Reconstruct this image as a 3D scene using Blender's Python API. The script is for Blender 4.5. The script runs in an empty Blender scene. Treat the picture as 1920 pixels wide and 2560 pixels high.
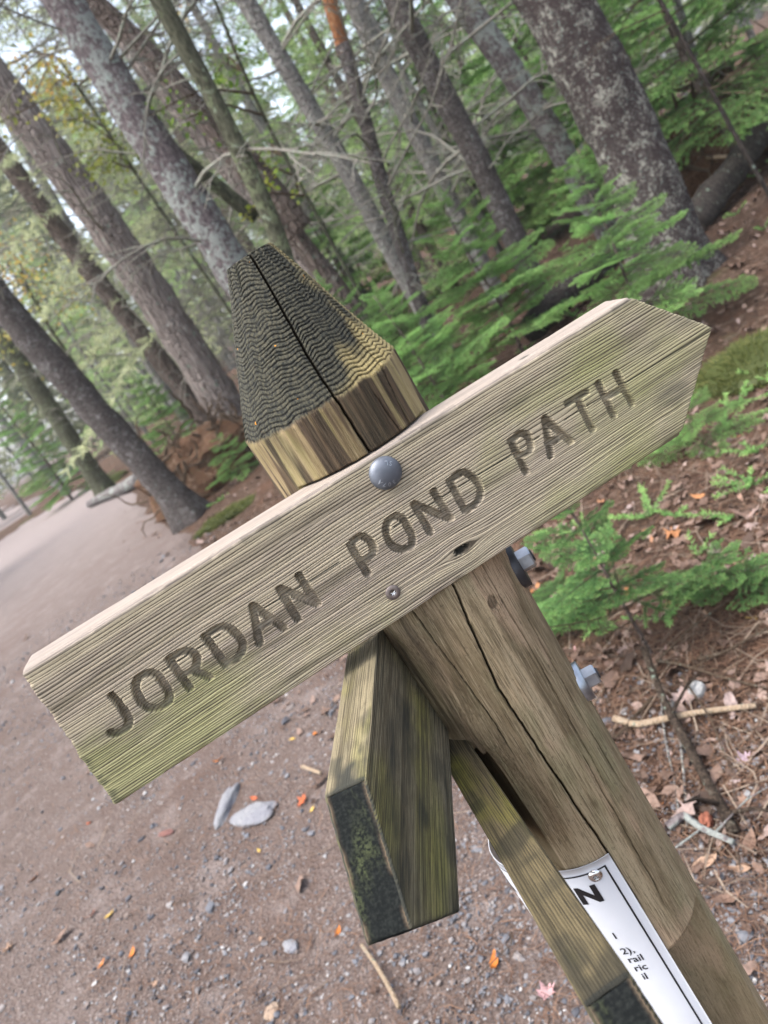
import bpy, math, random
import numpy as np
from mathutils import Matrix, Vector

# ------------------------------------------------------------------ camera, sky, sun, exposure
S = bpy.context.scene
COL = S.collection
F, PITCH, ROLL, CZ = 1923.0, math.radians(16.5), math.radians(32.8), 1.60   # focal length in photo pixels; camera at eye height
_fw = np.array([0, math.cos(PITCH), -math.sin(PITCH)]); _u0 = np.array([0, math.sin(PITCH), math.cos(PITCH)]); _r0 = np.array([1., 0, 0])
CR = math.cos(ROLL)*_r0 - math.sin(ROLL)*_u0
CU = math.sin(ROLL)*_r0 + math.cos(ROLL)*_u0
CAM = np.array([0, 0, CZ])
cd = bpy.data.cameras.new('camera'); cam = bpy.data.objects.new('camera', cd); COL.objects.link(cam)
cam.matrix_world = Matrix(((CR[0], CU[0], -_fw[0], 0), (CR[1], CU[1], -_fw[1], 0), (CR[2], CU[2], -_fw[2], CZ), (0, 0, 0, 1)))
cd.sensor_width = 36.0; cd.sensor_fit = 'AUTO'; cd.lens = F/2560*36
cd.clip_start = .02; cd.clip_end = 600
cd.dof.use_dof = True; cd.dof.focus_distance = .69; cd.dof.aperture_fstop = 8.0
S.camera = cam

SUN_EL, SUN_AZ = math.radians(66), math.radians(252)      # azimuth from +Y, clockwise; the veiled sun stands high on the left
W = bpy.data.worlds.new('World'); S.world = W; W.use_nodes = True
nt = W.node_tree; nt.nodes.clear()
sky = nt.nodes.new('ShaderNodeTexSky'); sky.sky_type = 'NISHITA'; sky.sun_disc = False
sky.sun_elevation = SUN_EL; sky.sun_rotation = SUN_AZ; sky.air_density = 1.0; sky.dust_density = 4.0; sky.ozone_density = 1.0
bg = nt.nodes.new('ShaderNodeBackground'); bg.inputs['Strength'].default_value = .15
hs = nt.nodes.new('ShaderNodeHueSaturation'); hs.inputs['Saturation'].default_value = .62   # overcast: a greyer sky
wo = nt.nodes.new('ShaderNodeOutputWorld')
nt.links.new(sky.outputs[0], hs.inputs['Color']); nt.links.new(hs.outputs[0], bg.inputs['Color']); nt.links.new(bg.outputs[0], wo.inputs['Surface'])
sl = bpy.data.lights.new('sun', 'SUN'); sl.energy = 1.1; sl.angle = math.radians(35); sl.color = (1, .98, .95)
sun = bpy.data.objects.new('sun', sl); COL.objects.link(sun)
_sd = Vector((math.sin(SUN_AZ)*math.cos(SUN_EL), math.cos(SUN_AZ)*math.cos(SUN_EL), math.sin(SUN_EL)))
sun.rotation_euler = _sd.to_track_quat('Z', 'Y').to_euler()
S.view_settings.view_transform = 'Standard'; S.view_settings.look = 'None'; S.view_settings.gamma = 1.0
S.view_settings.exposure = 1.8
S.view_settings.use_curve_mapping = False
S.cycles.use_denoising = True
S.cycles.max_bounces = 6; S.cycles.transparent_max_bounces = 8

# ------------------------------------------------------------------ helpers
rng = np.random.default_rng(7); random.seed(7)
def ray(x, y): return (x-960)/F*CR - (y-1280)/F*CU + _fw                 # direction of a photo pixel
def at(x, y, Y): d = ray(x, y); return CAM + d*(Y/d[1])                   # the point seen there at distance Y
def sstep(a, b, x):
    t = np.clip((np.asarray(x, float)-a)/(b-a), 0, 1); return t*t*(3-2*t)
def _hash(ix, iy, iz, seed):
    h = (ix.astype(np.int64)*374761393 + iy.astype(np.int64)*668265263 + iz.astype(np.int64)*2147483647 + seed*974711) & 0xffffffff
    h = ((h ^ (h >> 13))*1274126177) & 0xffffffff
    h = ((h ^ (h >> 16))*2246822519) & 0xffffffff
    return ((h ^ (h >> 15)) & 0xffffff)/float(0xffffff)*2-1
def vnoise(x, y=0., z=0., seed=0):
    x, y, z = np.broadcast_arrays(np.asarray(x, float), np.asarray(y, float), np.asarray(z, float))
    xi, yi, zi = np.floor(x), np.floor(y), np.floor(z); fx, fy, fz = x-xi, y-yi, z-zi
    fx = fx*fx*(3-2*fx); fy = fy*fy*(3-2*fy); fz = fz*fz*(3-2*fz)
    r = 0
    for a in (0, 1):
        wx = fx if a else 1-fx
        for b in (0, 1):
            wy = fy if b else 1-fy
            for c in (0, 1):
                wz = fz if c else 1-fz
                r = r + wx*wy*wz*_hash(xi+a, yi+b, zi+c, seed)
    return r
def fbm(x, y=0., z=0., seed=0, o=3):
    r, a = 0, 1.
    for i in range(o):
        r = r + a*vnoise(np.asarray(x)*2**i, np.asarray(y)*2**i, np.asarray(z)*2**i, seed+i*17); a *= .5
    return r/1.75

def mesh_np(name, V, Q=None, T=None, mats=(), attrs=None, smooth=True, mi=None):
    me = bpy.data.meshes.new(name); V = np.asarray(V, np.float32)
    Q = np.zeros((0, 4), np.int32) if Q is None else np.asarray(Q, np.int32).reshape(-1, 4)
    T = np.zeros((0, 3), np.int32) if T is None else np.asarray(T, np.int32).reshape(-1, 3)
    me.vertices.add(len(V)); me.vertices.foreach_set('co', V.ravel())
    me.loops.add(Q.size+T.size); me.loops.foreach_set('vertex_index', np.concatenate([Q.ravel(), T.ravel()]).astype(np.int32))
    n = len(Q)+len(T); me.polygons.add(n)
    tot = np.concatenate([np.full(len(Q), 4), np.full(len(T), 3)]).astype(np.int32)
    me.polygons.foreach_set('loop_start', np.concatenate([[0], np.cumsum(tot)[:-1]]).astype(np.int32) if n else np.zeros(0, np.int32))
    me.polygons.foreach_set('loop_total', tot)
    me.polygons.foreach_set('use_smooth', np.full(n, bool(smooth)))
    if mi is not None: me.polygons.foreach_set('material_index', np.asarray(mi, np.int32))
    for m in mats: me.materials.append(m)
    for k, a in (attrs or {}).items():
        me.attributes.new(k, 'FLOAT', 'POINT').data.foreach_set('value', np.asarray(a, np.float32).ravel())
    me.update(calc_edges=True); me.validate()
    return me
def link(name, me, parent=None, base=None, mat=None):
    o = bpy.data.objects.new(name, me); COL.objects.link(o)
    if parent is not None: o.parent = parent
    if mat is not None: o.matrix_local = mat
    elif base is not None and parent is None: o.location = base
    return o
def thing(name, label, cat, loc=(0, 0, 0), group=None):
    o = bpy.data.objects.new(name, None); COL.objects.link(o); o.location = loc; o.empty_display_size = .1
    tag(o, label, cat, group); return o
def tag(o, label=None, cat=None, group=None, kind=None):
    if label: o['label'] = label
    if cat: o['category'] = cat
    if group: o['group'] = group
    if kind: o['kind'] = kind
    return o

class MB:                                       # collects pieces into one mesh
    def __init__(s): s.V = []; s.Q = []; s.T = []; s.n = 0; s.A = {}; s.mq = []; s.mt = []
    def add(s, V, Q=None, T=None, m=0, **attrs):
        V = np.asarray(V, float)
        for k in set(list(attrs)+list(s.A)):
            if k not in s.A: s.A[k] = [np.zeros(s.n)]
            a = attrs.get(k, 0.); s.A[k].append(np.broadcast_to(np.asarray(a, float), (len(V),)))
        if Q is not None and len(Q): s.Q.append(np.asarray(Q)+s.n); s.mq.append(np.full(len(Q), m))
        if T is not None and len(T): s.T.append(np.asarray(T)+s.n); s.mt.append(np.full(len(T), m))
        s.V.append(V); s.n += len(V)
    def mesh(s, name, mats, smooth=True, off=(0, 0, 0)):
        V = np.concatenate(s.V)-np.asarray(off)
        return mesh_np(name, V, np.concatenate(s.Q) if s.Q else None, np.concatenate(s.T) if s.T else None, mats,
                       {k: np.concatenate(a) for k, a in s.A.items()}, smooth, np.concatenate(s.mq+s.mt) if (s.mq or s.mt) else None)

def tube(P, R, n=6, cap=True, rough=0., seed=0):
    P = np.asarray(P, float); m = len(P); R = np.broadcast_to(np.asarray(R, float), (m,))
    T = np.gradient(P, axis=0); T /= np.linalg.norm(T, axis=1)[:, None]+1e-12
    ref = np.array([0, 0, 1.]) if abs(T[:, 2]).mean() < .8 else np.array([1., 0, 0])
    A = np.cross(T, ref); A /= np.linalg.norm(A, axis=1)[:, None]; B = np.cross(T, A)
    th = np.arange(n)*2*math.pi/n
    rr = R[:, None]*np.ones(n)
    if rough: rr = rr*(1+rough*vnoise(np.cos(th)[None]*2+0*rr, np.sin(th)[None]*2+0*rr, np.linalg.norm(np.cumsum(np.abs(np.diff(P, axis=0, prepend=P[:1])), 0), axis=1)[:, None]*6+0*rr, seed))
    V = P[:, None]+rr[..., None]*(np.cos(th)[None, :, None]*A[:, None]+np.sin(th)[None, :, None]*B[:, None])
    i = np.arange(m-1)[:, None]*n; j = np.arange(n)[None]
    Q = np.stack([i+j, i+(j+1) % n, i+n+(j+1) % n, i+n+j], -1).reshape(-1, 4)
    V = V.reshape(-1, 3); Tr = []
    if cap:
        V = np.concatenate([V, P[:1], P[-1:]]); a, b = m*n, m*n+1
        Tr = [[a, (k+1) % n, k] for k in range(n)]+[[b, (m-1)*n+k, (m-1)*n+(k+1) % n] for k in range(n)]
    return V, Q, np.array(Tr, int).reshape(-1, 3)
def grid_quads(r, c, wrap=False):
    i = np.arange(r-1)[:, None]*c; cc = c if wrap else c-1; j = np.arange(cc)[None]
    return np.stack([i+j, i+(j+1) % c, i+c+(j+1) % c, i+c+j], -1).reshape(-1, 4)

# ------------------------------------------------------------------ materials
def newmat(name):
    m = bpy.data.materials.new(name); m.use_nodes = True; nt = m.node_tree
    return m, nt, nt.nodes['Principled BSDF']
def N(nt, t, **kw):
    n = nt.nodes.new(t)
    for k, v in kw.items():
        if k.startswith('i_'):
            k2 = k[2:]; n.inputs[int(k2) if k2.isdigit() else k2.replace('_', ' ')].default_value = v
        else: setattr(n, k, v)
    return n
def attr(nt, name): n = N(nt, 'ShaderNodeAttribute'); n.attribute_name = name; return n.outputs['Fac']
def coords(nt, sc=(1, 1, 1)):
    tc = N(nt, 'ShaderNodeTexCoord'); mp = N(nt, 'ShaderNodeMapping'); mp.inputs['Scale'].default_value = sc
    nt.links.new(tc.outputs['Object'], mp.inputs[0]); return mp.outputs[0]
def lcoords(nt, sc=(1, 1, 1)):
    c = N(nt, 'ShaderNodeCombineXYZ')
    for i, k in enumerate(('lx', 'ly', 'lz')): nt.links.new(attr(nt, k), c.inputs[i])
    mp = N(nt, 'ShaderNodeMapping'); mp.inputs['Scale'].default_value = sc; nt.links.new(c.outputs[0], mp.inputs[0]); return mp.outputs[0]
def noise(nt, vec, scale, detail=4, rough=.55, dist=0.):
    n = N(nt, 'ShaderNodeTexNoise'); n.inputs['Scale'].default_value = scale; n.inputs['Detail'].default_value = detail
    n.inputs['Roughness'].default_value = rough; n.inputs['Distortion'].default_value = dist
    nt.links.new(vec, n.inputs['Vector']); return n.outputs['Fac']
def voro(nt, vec, scale, out='Distance'):
    n = N(nt, 'ShaderNodeTexVoronoi'); n.inputs['Scale'].default_value = scale; nt.links.new(vec, n.inputs['Vector']); return n.outputs[out]
def remap(nt, v, a, b, c=0., d=1.):
    n = N(nt, 'ShaderNodeMapRange'); n.interpolation_type = 'SMOOTHSTEP'
    for i, x in enumerate((a, b, c, d)): n.inputs[i+1].default_value = x
    nt.links.new(v, n.inputs[0]); return n.outputs[0]
def math_(nt, op, a, b=0.):
    n = N(nt, 'ShaderNodeMath', operation=op)
    for i, x in enumerate((a, b)):
        if isinstance(x, (int, float)): n.inputs[i].default_value = x
        else: nt.links.new(x, n.inputs[i])
    return n.outputs[0]
def mix(nt, f, a, b, blend='MIX'):
    n = N(nt, 'ShaderNodeMix', data_type='RGBA', blend_type=blend)
    for k, x in ((0, f), (6, a), (7, b)):
        if isinstance(x, (int, float)): n.inputs[k].default_value = x
        elif isinstance(x, tuple): n.inputs[k].default_value = (*x, 1)
        else: nt.links.new(x, n.inputs[k])
    return n.outputs[2]
def ramp(nt, v, stops, interp='LINEAR'):
    n = N(nt, 'ShaderNodeValToRGB'); e = n.color_ramp.elements; n.color_ramp.interpolation = interp
    while len(e) < len(stops): e.new(.5)
    for x, (p, c) in zip(e, stops): x.position = p; x.color = (*c, 1)
    nt.links.new(v, n.inputs[0]); return n.outputs[0]
def bump(nt, h, strength, dist, bsdf):
    n = N(nt, 'ShaderNodeBump'); n.inputs['Strength'].default_value = strength; n.inputs['Distance'].default_value = dist
    nt.links.new(h, n.inputs['Height']); nt.links.new(n.outputs[0], bsdf.inputs['Normal']); return n
def setc(nt, b, c, rough=.9, spec=.2):
    if isinstance(c, tuple): b.inputs['Base Color'].default_value = (*c, 1)
    else: nt.links.new(c, b.inputs['Base Color'])
    if isinstance(rough, (int, float)): b.inputs['Roughness'].default_value = rough
    else: nt.links.new(rough, b.inputs['Roughness'])
    b.inputs['Specular IOR Level'].default_value = spec

def mat_board(name, axis_scale, ridge, valley, algae, grey, algae_lo=.5, rough=.85, gt=(.08, .64), gain=1.):
    """weathered sawn wood: 'grain' is the height of the ridges, 'algae' and 'stain' are patches, axis_scale squeezes noise along the grain"""
    m, nt, b = newmat(name)
    g = attr(nt, 'grain'); v = lcoords(nt, axis_scale); v1 = lcoords(nt)
    fib = noise(nt, v, 620, 5, .65); pat = noise(nt, v, 22, 4, .6); pat2 = noise(nt, v1, 13, 3, .5)
    fine = noise(nt, v1, 1100, 3, .65)
    base = mix(nt, remap(nt, pat, .35, .68), ridge, grey)
    base = mix(nt, remap(nt, fib, .35, .7, 0, .55), base, tuple(c*1.25 for c in ridge))
    sm = noise(nt, v, 70, 6, .7)
    base = mix(nt, remap(nt, sm, .48, .66, 0, .9), base, tuple((a+2*c)/3 for a, c in zip(ridge, valley)))
    am = math_(nt, 'ADD', math_(nt, 'MULTIPLY', pat2, .55), math_(nt, 'ADD', math_(nt, 'MULTIPLY', pat, .45), attr(nt, 'algae')))
    base = mix(nt, remap(nt, am, algae_lo, algae_lo+.30, 0, .72), base, algae)
    gg = math_(nt, 'ADD', g, math_(nt, 'ADD', math_(nt, 'MULTIPLY', math_(nt, 'SUBTRACT', fib, .5), 1.1), math_(nt, 'MULTIPLY', math_(nt, 'SUBTRACT', fine, .5), .4)))
    base = mix(nt, remap(nt, gg, *gt), valley, base)
    base = mix(nt, remap(nt, fine, .54, .67, 0, .6), base, tuple(c*.8 for c in valley))
    base = mix(nt, math_(nt, 'MULTIPLY', attr(nt, 'skylit_pale'), .85), base, mix(nt, remap(nt, fib, .3, .7), (.165, .140, .125), (.25, .215, .195)))
    base = mix(nt, attr(nt, 'stain'), base, (.028, .03, .026))
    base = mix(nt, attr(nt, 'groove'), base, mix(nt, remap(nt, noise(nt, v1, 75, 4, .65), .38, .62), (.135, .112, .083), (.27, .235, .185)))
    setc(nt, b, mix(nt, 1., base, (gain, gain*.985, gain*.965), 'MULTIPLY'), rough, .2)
    bump(nt, math_(nt, 'ADD', fib, math_(nt, 'MULTIPLY', fine, .6)), .55, .0006, b)
    return m

# ------------------------------------------------------------------ the signpost: dimensions found by measuring the photograph
AXX = lambda z: .0085+.020*(np.asarray(z)-1.5)+.010*sstep(1.52, 1.66, z)        # the post leans a little
AXY, PR = .7240, .0785
BO = np.array([-.01691, .63287, 1.39056]); BA = np.array([.99081, .12695, -.04665]); BU = np.array([.04569, .01045, .99890]); BN = np.array([-.12730, .99185, -.00455])
BL, BH, BT = .6052, .14, .040

STROKES = [[(-0.2541, 0.0137), (-0.2538, 0.005), (-0.2538, -0.0044), (-0.2551, -0.012), (-0.2597, -0.0165), (-0.2662, -0.0171), (-0.2705, -0.0155), (-0.2724, -0.0128)], [(-0.2195, 0.0132), (-0.2291, 0.014), (-0.235, 0.009), (-0.2379, 0.0003), (-0.2379, -0.0091), (-0.2337, -0.0153), (-0.2254, -0.0183), (-0.2187, -0.0154), (-0.216, -0.0079), (-0.2152, 0.0008), (-0.2158, 0.0083), (-0.2195, 0.0132)], [(-0.2008, 0.0136), (-0.2007, -0.0175)], [(-0.2008, 0.0136), (-0.1912, 0.0137), (-0.1839, 0.0101), (-0.1815, 0.003), (-0.1847, -0.0033), (-0.1911, -0.0057), (-0.198, -0.0046)], [(-0.1911, -0.0057), (-0.1867, -0.0119), (-0.1821, -0.0192)], [(-0.1665, 0.0138), (-0.1658, -0.0173)], [(-0.1665, 0.0138), (-0.1532, 0.0137), (-0.1466, 0.0082), (-0.1437, -0.0021), (-0.1448, -0.0107), (-0.151, -0.0166), (-0.1585, -0.0178), (-0.1658, -0.0173)], [(-0.1203, 0.0139), (-0.1326, -0.0173)], [(-0.1203, 0.0139), (-0.1085, -0.0173)], [(-0.1279, -0.0048), (-0.1132, -0.0066)], [(-0.0937, 0.0141), (-0.0947, -0.0175)], [(-0.0937, 0.0141), (-0.0737, -0.016)], [(-0.0741, 0.0146), (-0.0737, -0.016)], [(-0.0233, 0.0134), (-0.0233, -0.0172)], [(-0.0233, 0.0134), (-0.0128, 0.0146), (-0.0076, 0.0082), (-0.0074, -0.0), (-0.0123, -0.005), (-0.0232, -0.005)], [(0.0233, 0.0135), (0.0134, 0.0118), (0.0079, 0.0022), (0.0083, -0.0092), (0.0143, -0.0163), (0.0223, -0.0174), (0.027, -0.0101), (0.0278, -0.0015), (0.0275, 0.0068), (0.0233, 0.0135)], [(0.0427, 0.0132), (0.0428, -0.0163)], [(0.0427, 0.0132), (0.0638, -0.0154)], [(0.0631, 0.0135), (0.0646, -0.0159)], [(0.0801, 0.0139), (0.0799, -0.0164)], [(0.0801, 0.0139), (0.0937, 0.0144), (0.1001, 0.0054), (0.1018, -0.0047), (0.0969, -0.0138), (0.0877, -0.0173), (0.0799, -0.0164)], [(0.1466, 0.015), (0.146, -0.0174)], [(0.1466, 0.015), (0.1577, 0.0154), (0.1624, 0.0099), (0.1613, 0.0025), (0.1566, -0.0028), (0.1468, -0.0014)], [(0.1841, 0.0158), (0.1737, -0.0169)], [(0.1841, 0.0158), (0.1966, -0.0161)], [(0.1762, -0.0056), (0.1887, -0.0077)], [(0.2097, 0.016), (0.23, 0.0158)], [(0.22, 0.0153), (0.2204, -0.0175)], [(0.2441, 0.0165), (0.2448, -0.0174)], [(0.2639, 0.0158), (0.266, -0.017)], [(0.2453, 0.0014), (0.2634, -0.0)]]
def smooth_stroke(p):
    p = np.asarray(p)
    if len(p) < 4: return p
    t = np.arange(len(p)); tt = np.linspace(0, len(p)-1, len(p)*4)
    out = []
    for x in tt:                                   # Catmull-Rom
        i = min(int(x), len(p)-2); f = x-i
        a, b, c, d = p[max(i-1, 0)], p[i], p[i+1], p[min(i+2, len(p)-1)]
        out.append(.5*((2*b)+(c-a)*f+(2*a-5*b+4*c-d)*f*f+(3*b-a-3*c+d)*f**3))
    return np.array(out)
def seg_dist(X, Z, segs):
    d = np.full(X.shape, 9.)
    for p in segs:
        for a, b in zip(p[:-1], p[1:]):
            ex, ez = b-a; L2 = ex*ex+ez*ez+1e-12
            t = np.clip(((X-a[0])*ex+(Z-a[1])*ez)/L2, 0, 1)
            d = np.minimum(d, np.hypot(X-a[0]-t*ex, Z-a[1]-t*ez))
    return d

def grain_field(seed, lo, hi, s0, s1, wavy):
    r = np.random.default_rng(seed); b = [lo-.02]
    while b[-1] < hi+.02:
        f = np.clip((b[-1]-lo)/(hi-lo), 0, 1); b.append(b[-1]+(s0*(1-f)+s1*f)*r.uniform(.6, 1.45))
    b = np.array(b); amp = r.uniform(.55, 1., len(b)+1)
    def f(x, w):
        w = w+wavy*(.010*vnoise(x*3.1, w*9, 0, seed)+.0022*vnoise(x*11, w*45, 0, seed+3)+.0005*vnoise(x*60, w*200, 0, seed+5))
        ph = np.interp(w, b, np.arange(len(b))); k = np.floor(ph).astype(int); p = ph-k
        prof = np.where(p < .62, np.sin(np.clip(p/.62, 0, 1)*math.pi*.5)**.8, np.cos(np.clip((p-.62)/.38, 0, 1)*math.pi*.5)**.8)
        return prof*amp[k]
    return f

def plank(O, A, U, Nn, x0, xe, H, T, nz, ny, nx, rc, grain, gamp, extra=None, off=(0, 0, 0), jag=0., seed=0):
    """a board: x runs along A from x0(v) to xe(v), v along U, y along Nn (0 = front). One closed mesh with arrow or square ends."""
    vz = np.linspace(-H/2, H/2, nz); yy = np.linspace(0, T, ny+2)[1:-1]; nb = max(nz//6, 12); vb = np.linspace(H/2, -H/2, nb)
    ly = np.concatenate([np.zeros(nz), yy, np.full(nb, T), yy[::-1]]); lv = np.concatenate([vz, np.full(ny, H/2), vb, np.full(ny, -H/2)])
    face = np.concatenate([np.zeros(nz), np.ones(ny), np.full(nb, 2), np.full(ny, 3)]).astype(int)
    cy = np.clip(ly, rc, T-rc); cv = np.clip(lv, -H/2+rc, H/2-rc); dy, dv = ly-cy, lv-cv; L = np.hypot(dy, dv)
    out = L > 1e-9; sc = np.where(out, rc/np.maximum(L, 1e-9), 1); py = np.where(out, cy+dy*sc, ly); pv = np.where(out, cv+dv*sc, lv)
    ny_ = np.where(out, dy/np.maximum(L, 1e-9), 0); nv_ = np.where(out, dv/np.maximum(L, 1e-9), 0)
    # outward normals of the flat stretches
    fl = ~out; ny_[fl] = np.where(face[fl] == 0, -1, np.where(face[fl] == 2, 1, 0)); nv_[fl] = np.where(face[fl] == 1, 1, np.where(face[fl] == 3, -1, 0))
    s = np.concatenate([[0, .0008, .002, .0035], np.linspace(.006, .994, nx), [.9965, .998, .9992, 1]])
    X0, XE = x0(pv), xe(pv)
    X = X0[None]+s[:, None]*(XE-X0)[None]; Y = np.broadcast_to(py, X.shape).copy(); Vv = np.broadcast_to(pv, X.shape).copy()
    d = np.minimum(X-X0[None], XE[None]-X); sh = np.where(d < rc, rc-np.sqrt(np.maximum(rc*rc-(rc-np.clip(d, 0, rc))**2, 0)), 0)
    fc = np.broadcast_to(face, X.shape)
    acr = np.where((fc == 0) | (fc == 2), Vv+.004*(fc == 2), Y-T/2+.012*fc)
    g = grain(X, acr)
    h = gamp*(g-.6)
    at_ = dict(grain=g, groove=np.zeros_like(g), algae=np.zeros_like(g), stain=np.zeros_like(g))
    if extra is not None: h = extra(X, Y, Vv, fc, h, at_)
    h = h-sh*.9
    Y = Y+h*ny_[None]; Vv = Vv+h*nv_[None]
    if jag:
        e = jag*vnoise(Vv*700, Y*120, 0, seed)+jag*vnoise(Vv*220, Y*60, 3, seed); w = np.exp(-np.minimum(d, .1)/.004); X = X+e*w
    P = O+X[..., None]*A+Vv[..., None]*U+Y[..., None]*Nn
    r, c = X.shape; V = P.reshape(-1, 3); Q = grid_quads(r, c, True)
    loc = lambda W_: {k: (W_-O)@D for k, D in (('lx', A), ('ly', Nn), ('lz', U))}
    mb = MB(); mb.add(V, Q[:, ::-1], **{k: a.ravel() for k, a in at_.items()}, **loc(V))
    tk = np.array([0, .035, .10, .3, .6, .9, .965, 1]); K = len(tk)
    for end in (0, r-1):                                     # end caps: strips across the thickness
        Pf = P[end, :nz]; bi = np.arange(nz+ny, nz+ny+nb)
        order = np.argsort(pv[bi]); vb_s = pv[bi][order]; Pb = np.stack([np.interp(pv[:nz], vb_s, P[end, bi][order][:, k]) for k in range(3)], 1)
        t = tk[:, None, None]; G = Pf[None]*(1-t)+Pb[None]*t
        G = G+(A*(1 if end else -1))*(.0006*vnoise(pv[:nz][None]*500+0*t[..., 0], t[..., 0]*9, 0, seed+9)*np.sin(t[..., 0]*math.pi))[..., None]
        q = grid_quads(K, nz)
        mb.add(G.reshape(-1, 3), q if end else q[:, ::-1], None, 1, **loc(G.reshape(-1, 3)), grain=np.full(K*nz, .5)+.4*vnoise(np.repeat(pv[None, :nz], K, 0).ravel()*900, 0, 0, seed), wear=(np.clip(1-np.minimum(np.arange(K), np.arange(K)[::-1])[:, None]*.7, 0, 1)*np.clip(.5+.9*vnoise(pv[None, :nz]*130, 0, 0, seed+3), 0, 1)).ravel())
    return mb

# ---- lettered board
_st = [smooth_stroke(p) for p in STROKES]
_gb0 = grain_field(5, -.07, .07, .0019, .0030, .6)
def _gb(x, w):                                            # the grain parts round the knot and swells under the letters
    k = np.exp(-((x-.0598)/.020)**2)*np.exp(-((w+.0465)/.014)**2); c = np.exp(-((x-.18)/.07)**2)*np.exp(-((w-.012)/.03)**2)
    return _gb0(x, w-.0045*k*np.tanh((w+.0465)/.003)-.006*c*np.tanh((w-.012)/.01))
def extra_main(X, Y, V, fc, h, at_):
    front = (fc == 0)
    h = h*np.where(V > -.02, .75+.45*vnoise(X*5, V*30, 0, 41), 1.05)
    near = front & (np.abs(V) < .03)
    d = np.full(X.shape, 9.); d[near] = seg_dist(X[near], V[near], _st)
    r = .0034; r_ = r*(1.02+.09*vnoise(X*160, V*160, 0, 8)+.05*vnoise(X*500, V*500, 0, 18))
    t = np.clip(d/r_, 0, 1.2); depth = .0082*(1+.18*vnoise(X*40, V*40, 0, 12))*np.sqrt(np.clip(1-t**4, 0, 1))
    inside = (t < 1)
    step = .0003*(at_['grain']-.5)
    h = np.where(inside, h*.25-depth+step, h)
    at_['groove'][:] = np.where(inside, .42*sstep(1., .8, t), 0)  # grooves tinted darker: dirt plus painted-in recess shade
    # the lengthwise check through the letters
    vc = .006+.0016*vnoise(X*14, 0, 0, 77)-.01*X-.0
    gap = sstep(.0009, .0002, np.abs(V-vc))*(vnoise(X*22, 0, 0, 78) > -.25)*front
    h = h-.0016*gap*(~inside); at_['stain'][:] = np.maximum(at_['stain'], .8*gap)
    # knothole below POND and the small knot on the top edge
    k = np.hypot((X-.0598)/1.9, V+.0465); hole = sstep(.0042, .002, k+.0012*vnoise(X*600, V*600, 0, 6))*front
    h = h-.008*hole; at_['stain'][:] = np.maximum(at_['stain'], hole*.85); at_['grain'][:] = np.where((k < .009) & front, np.clip(at_['grain']-.25*sstep(.009, .004, k), 0, 1), at_['grain'])
    k2 = np.hypot((X-.197)/1.6, Y-.014)+10*(fc != 1); at_['stain'][:] = np.maximum(at_['stain'], .8*sstep(.0045, .002, k2))
    # algae: lower left, right end; sawn, weathered top edge with sky light painted into its tint
    al = .26*sstep(-.02, -.27, X)*sstep(.03, -.04, V)+.24*sstep(.10, .25, X)+.10*vnoise(X*6, V*30, 0, 37)+.10*sstep(-.02, -.06, V)-.10*sstep(.02, .05, V)*sstep(.15, -.2, X)
    al = al+.18*np.exp(-(np.abs(V)/.022)**2)*vnoise(X*9, V*20, 0, 31)
    at_['algae'][:] = np.where(front, al-.02, np.where(fc == 1, -.5, .05)); at_['skylit_pale'] = np.where(fc == 1, 1., sstep(BH/2-.006, BH/2-.001, V)*front)
    ed = np.minimum(BH/2-np.abs(V), 9); h = h-front*.0016*sstep(.006, .0, ed)*np.clip(.1+1.2*vnoise(X*45, V*20, 0, 61)+.5*vnoise(X*160, 0, 0, 62), 0, 1)
    end = np.minimum(X+BL/2, BL/2+.07-X)
    at_['stain'][:] = np.maximum(at_['stain'], np.where(front, .5*sstep(.006, 0, X+BL/2+.004*vnoise(V*300, 0, 0, 3))+.3*sstep(.06, .066, V)*(vnoise(X*25, 0, 0, 90) > .1)+.42*sstep(.25, .6, fbm(X*13, V*48, 0, 95))*sstep(.12, .22, X), 0))
    at_['grain'][:] = np.where(fc == 1, .35+.65*at_['grain']**.5, at_['grain'])
    return h
def main_xe(v): return BL/2+.0682*(1-np.abs(v-.0033)/(BH/2))+0*v
def main_x0(v): return -BL/2+.0035*v/(BH/2)+.0008*vnoise(v*120, 0, 0, 4)
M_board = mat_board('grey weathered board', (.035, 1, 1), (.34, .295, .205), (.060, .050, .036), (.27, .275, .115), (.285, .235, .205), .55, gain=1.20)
M_end = mat_board('board end grain', (1, 1, 1), (.22, .18, .12), (.05, .042, .03), (.2, .2, .09), (.16, .13, .1), .62)
POST0 = np.array([float(AXX(0)), AXY, 0])
sp = thing('signpost', 'weathered wooden trail signpost with pointed top and three arrow boards reading JORDAN POND PATH', 'signpost', POST0)
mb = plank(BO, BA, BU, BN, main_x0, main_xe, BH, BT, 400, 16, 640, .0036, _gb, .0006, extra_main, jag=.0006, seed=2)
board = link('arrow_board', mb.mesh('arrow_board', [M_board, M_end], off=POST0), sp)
tag(board, 'lettered arrow board pointing right with carved words JORDAN POND PATH')

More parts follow.
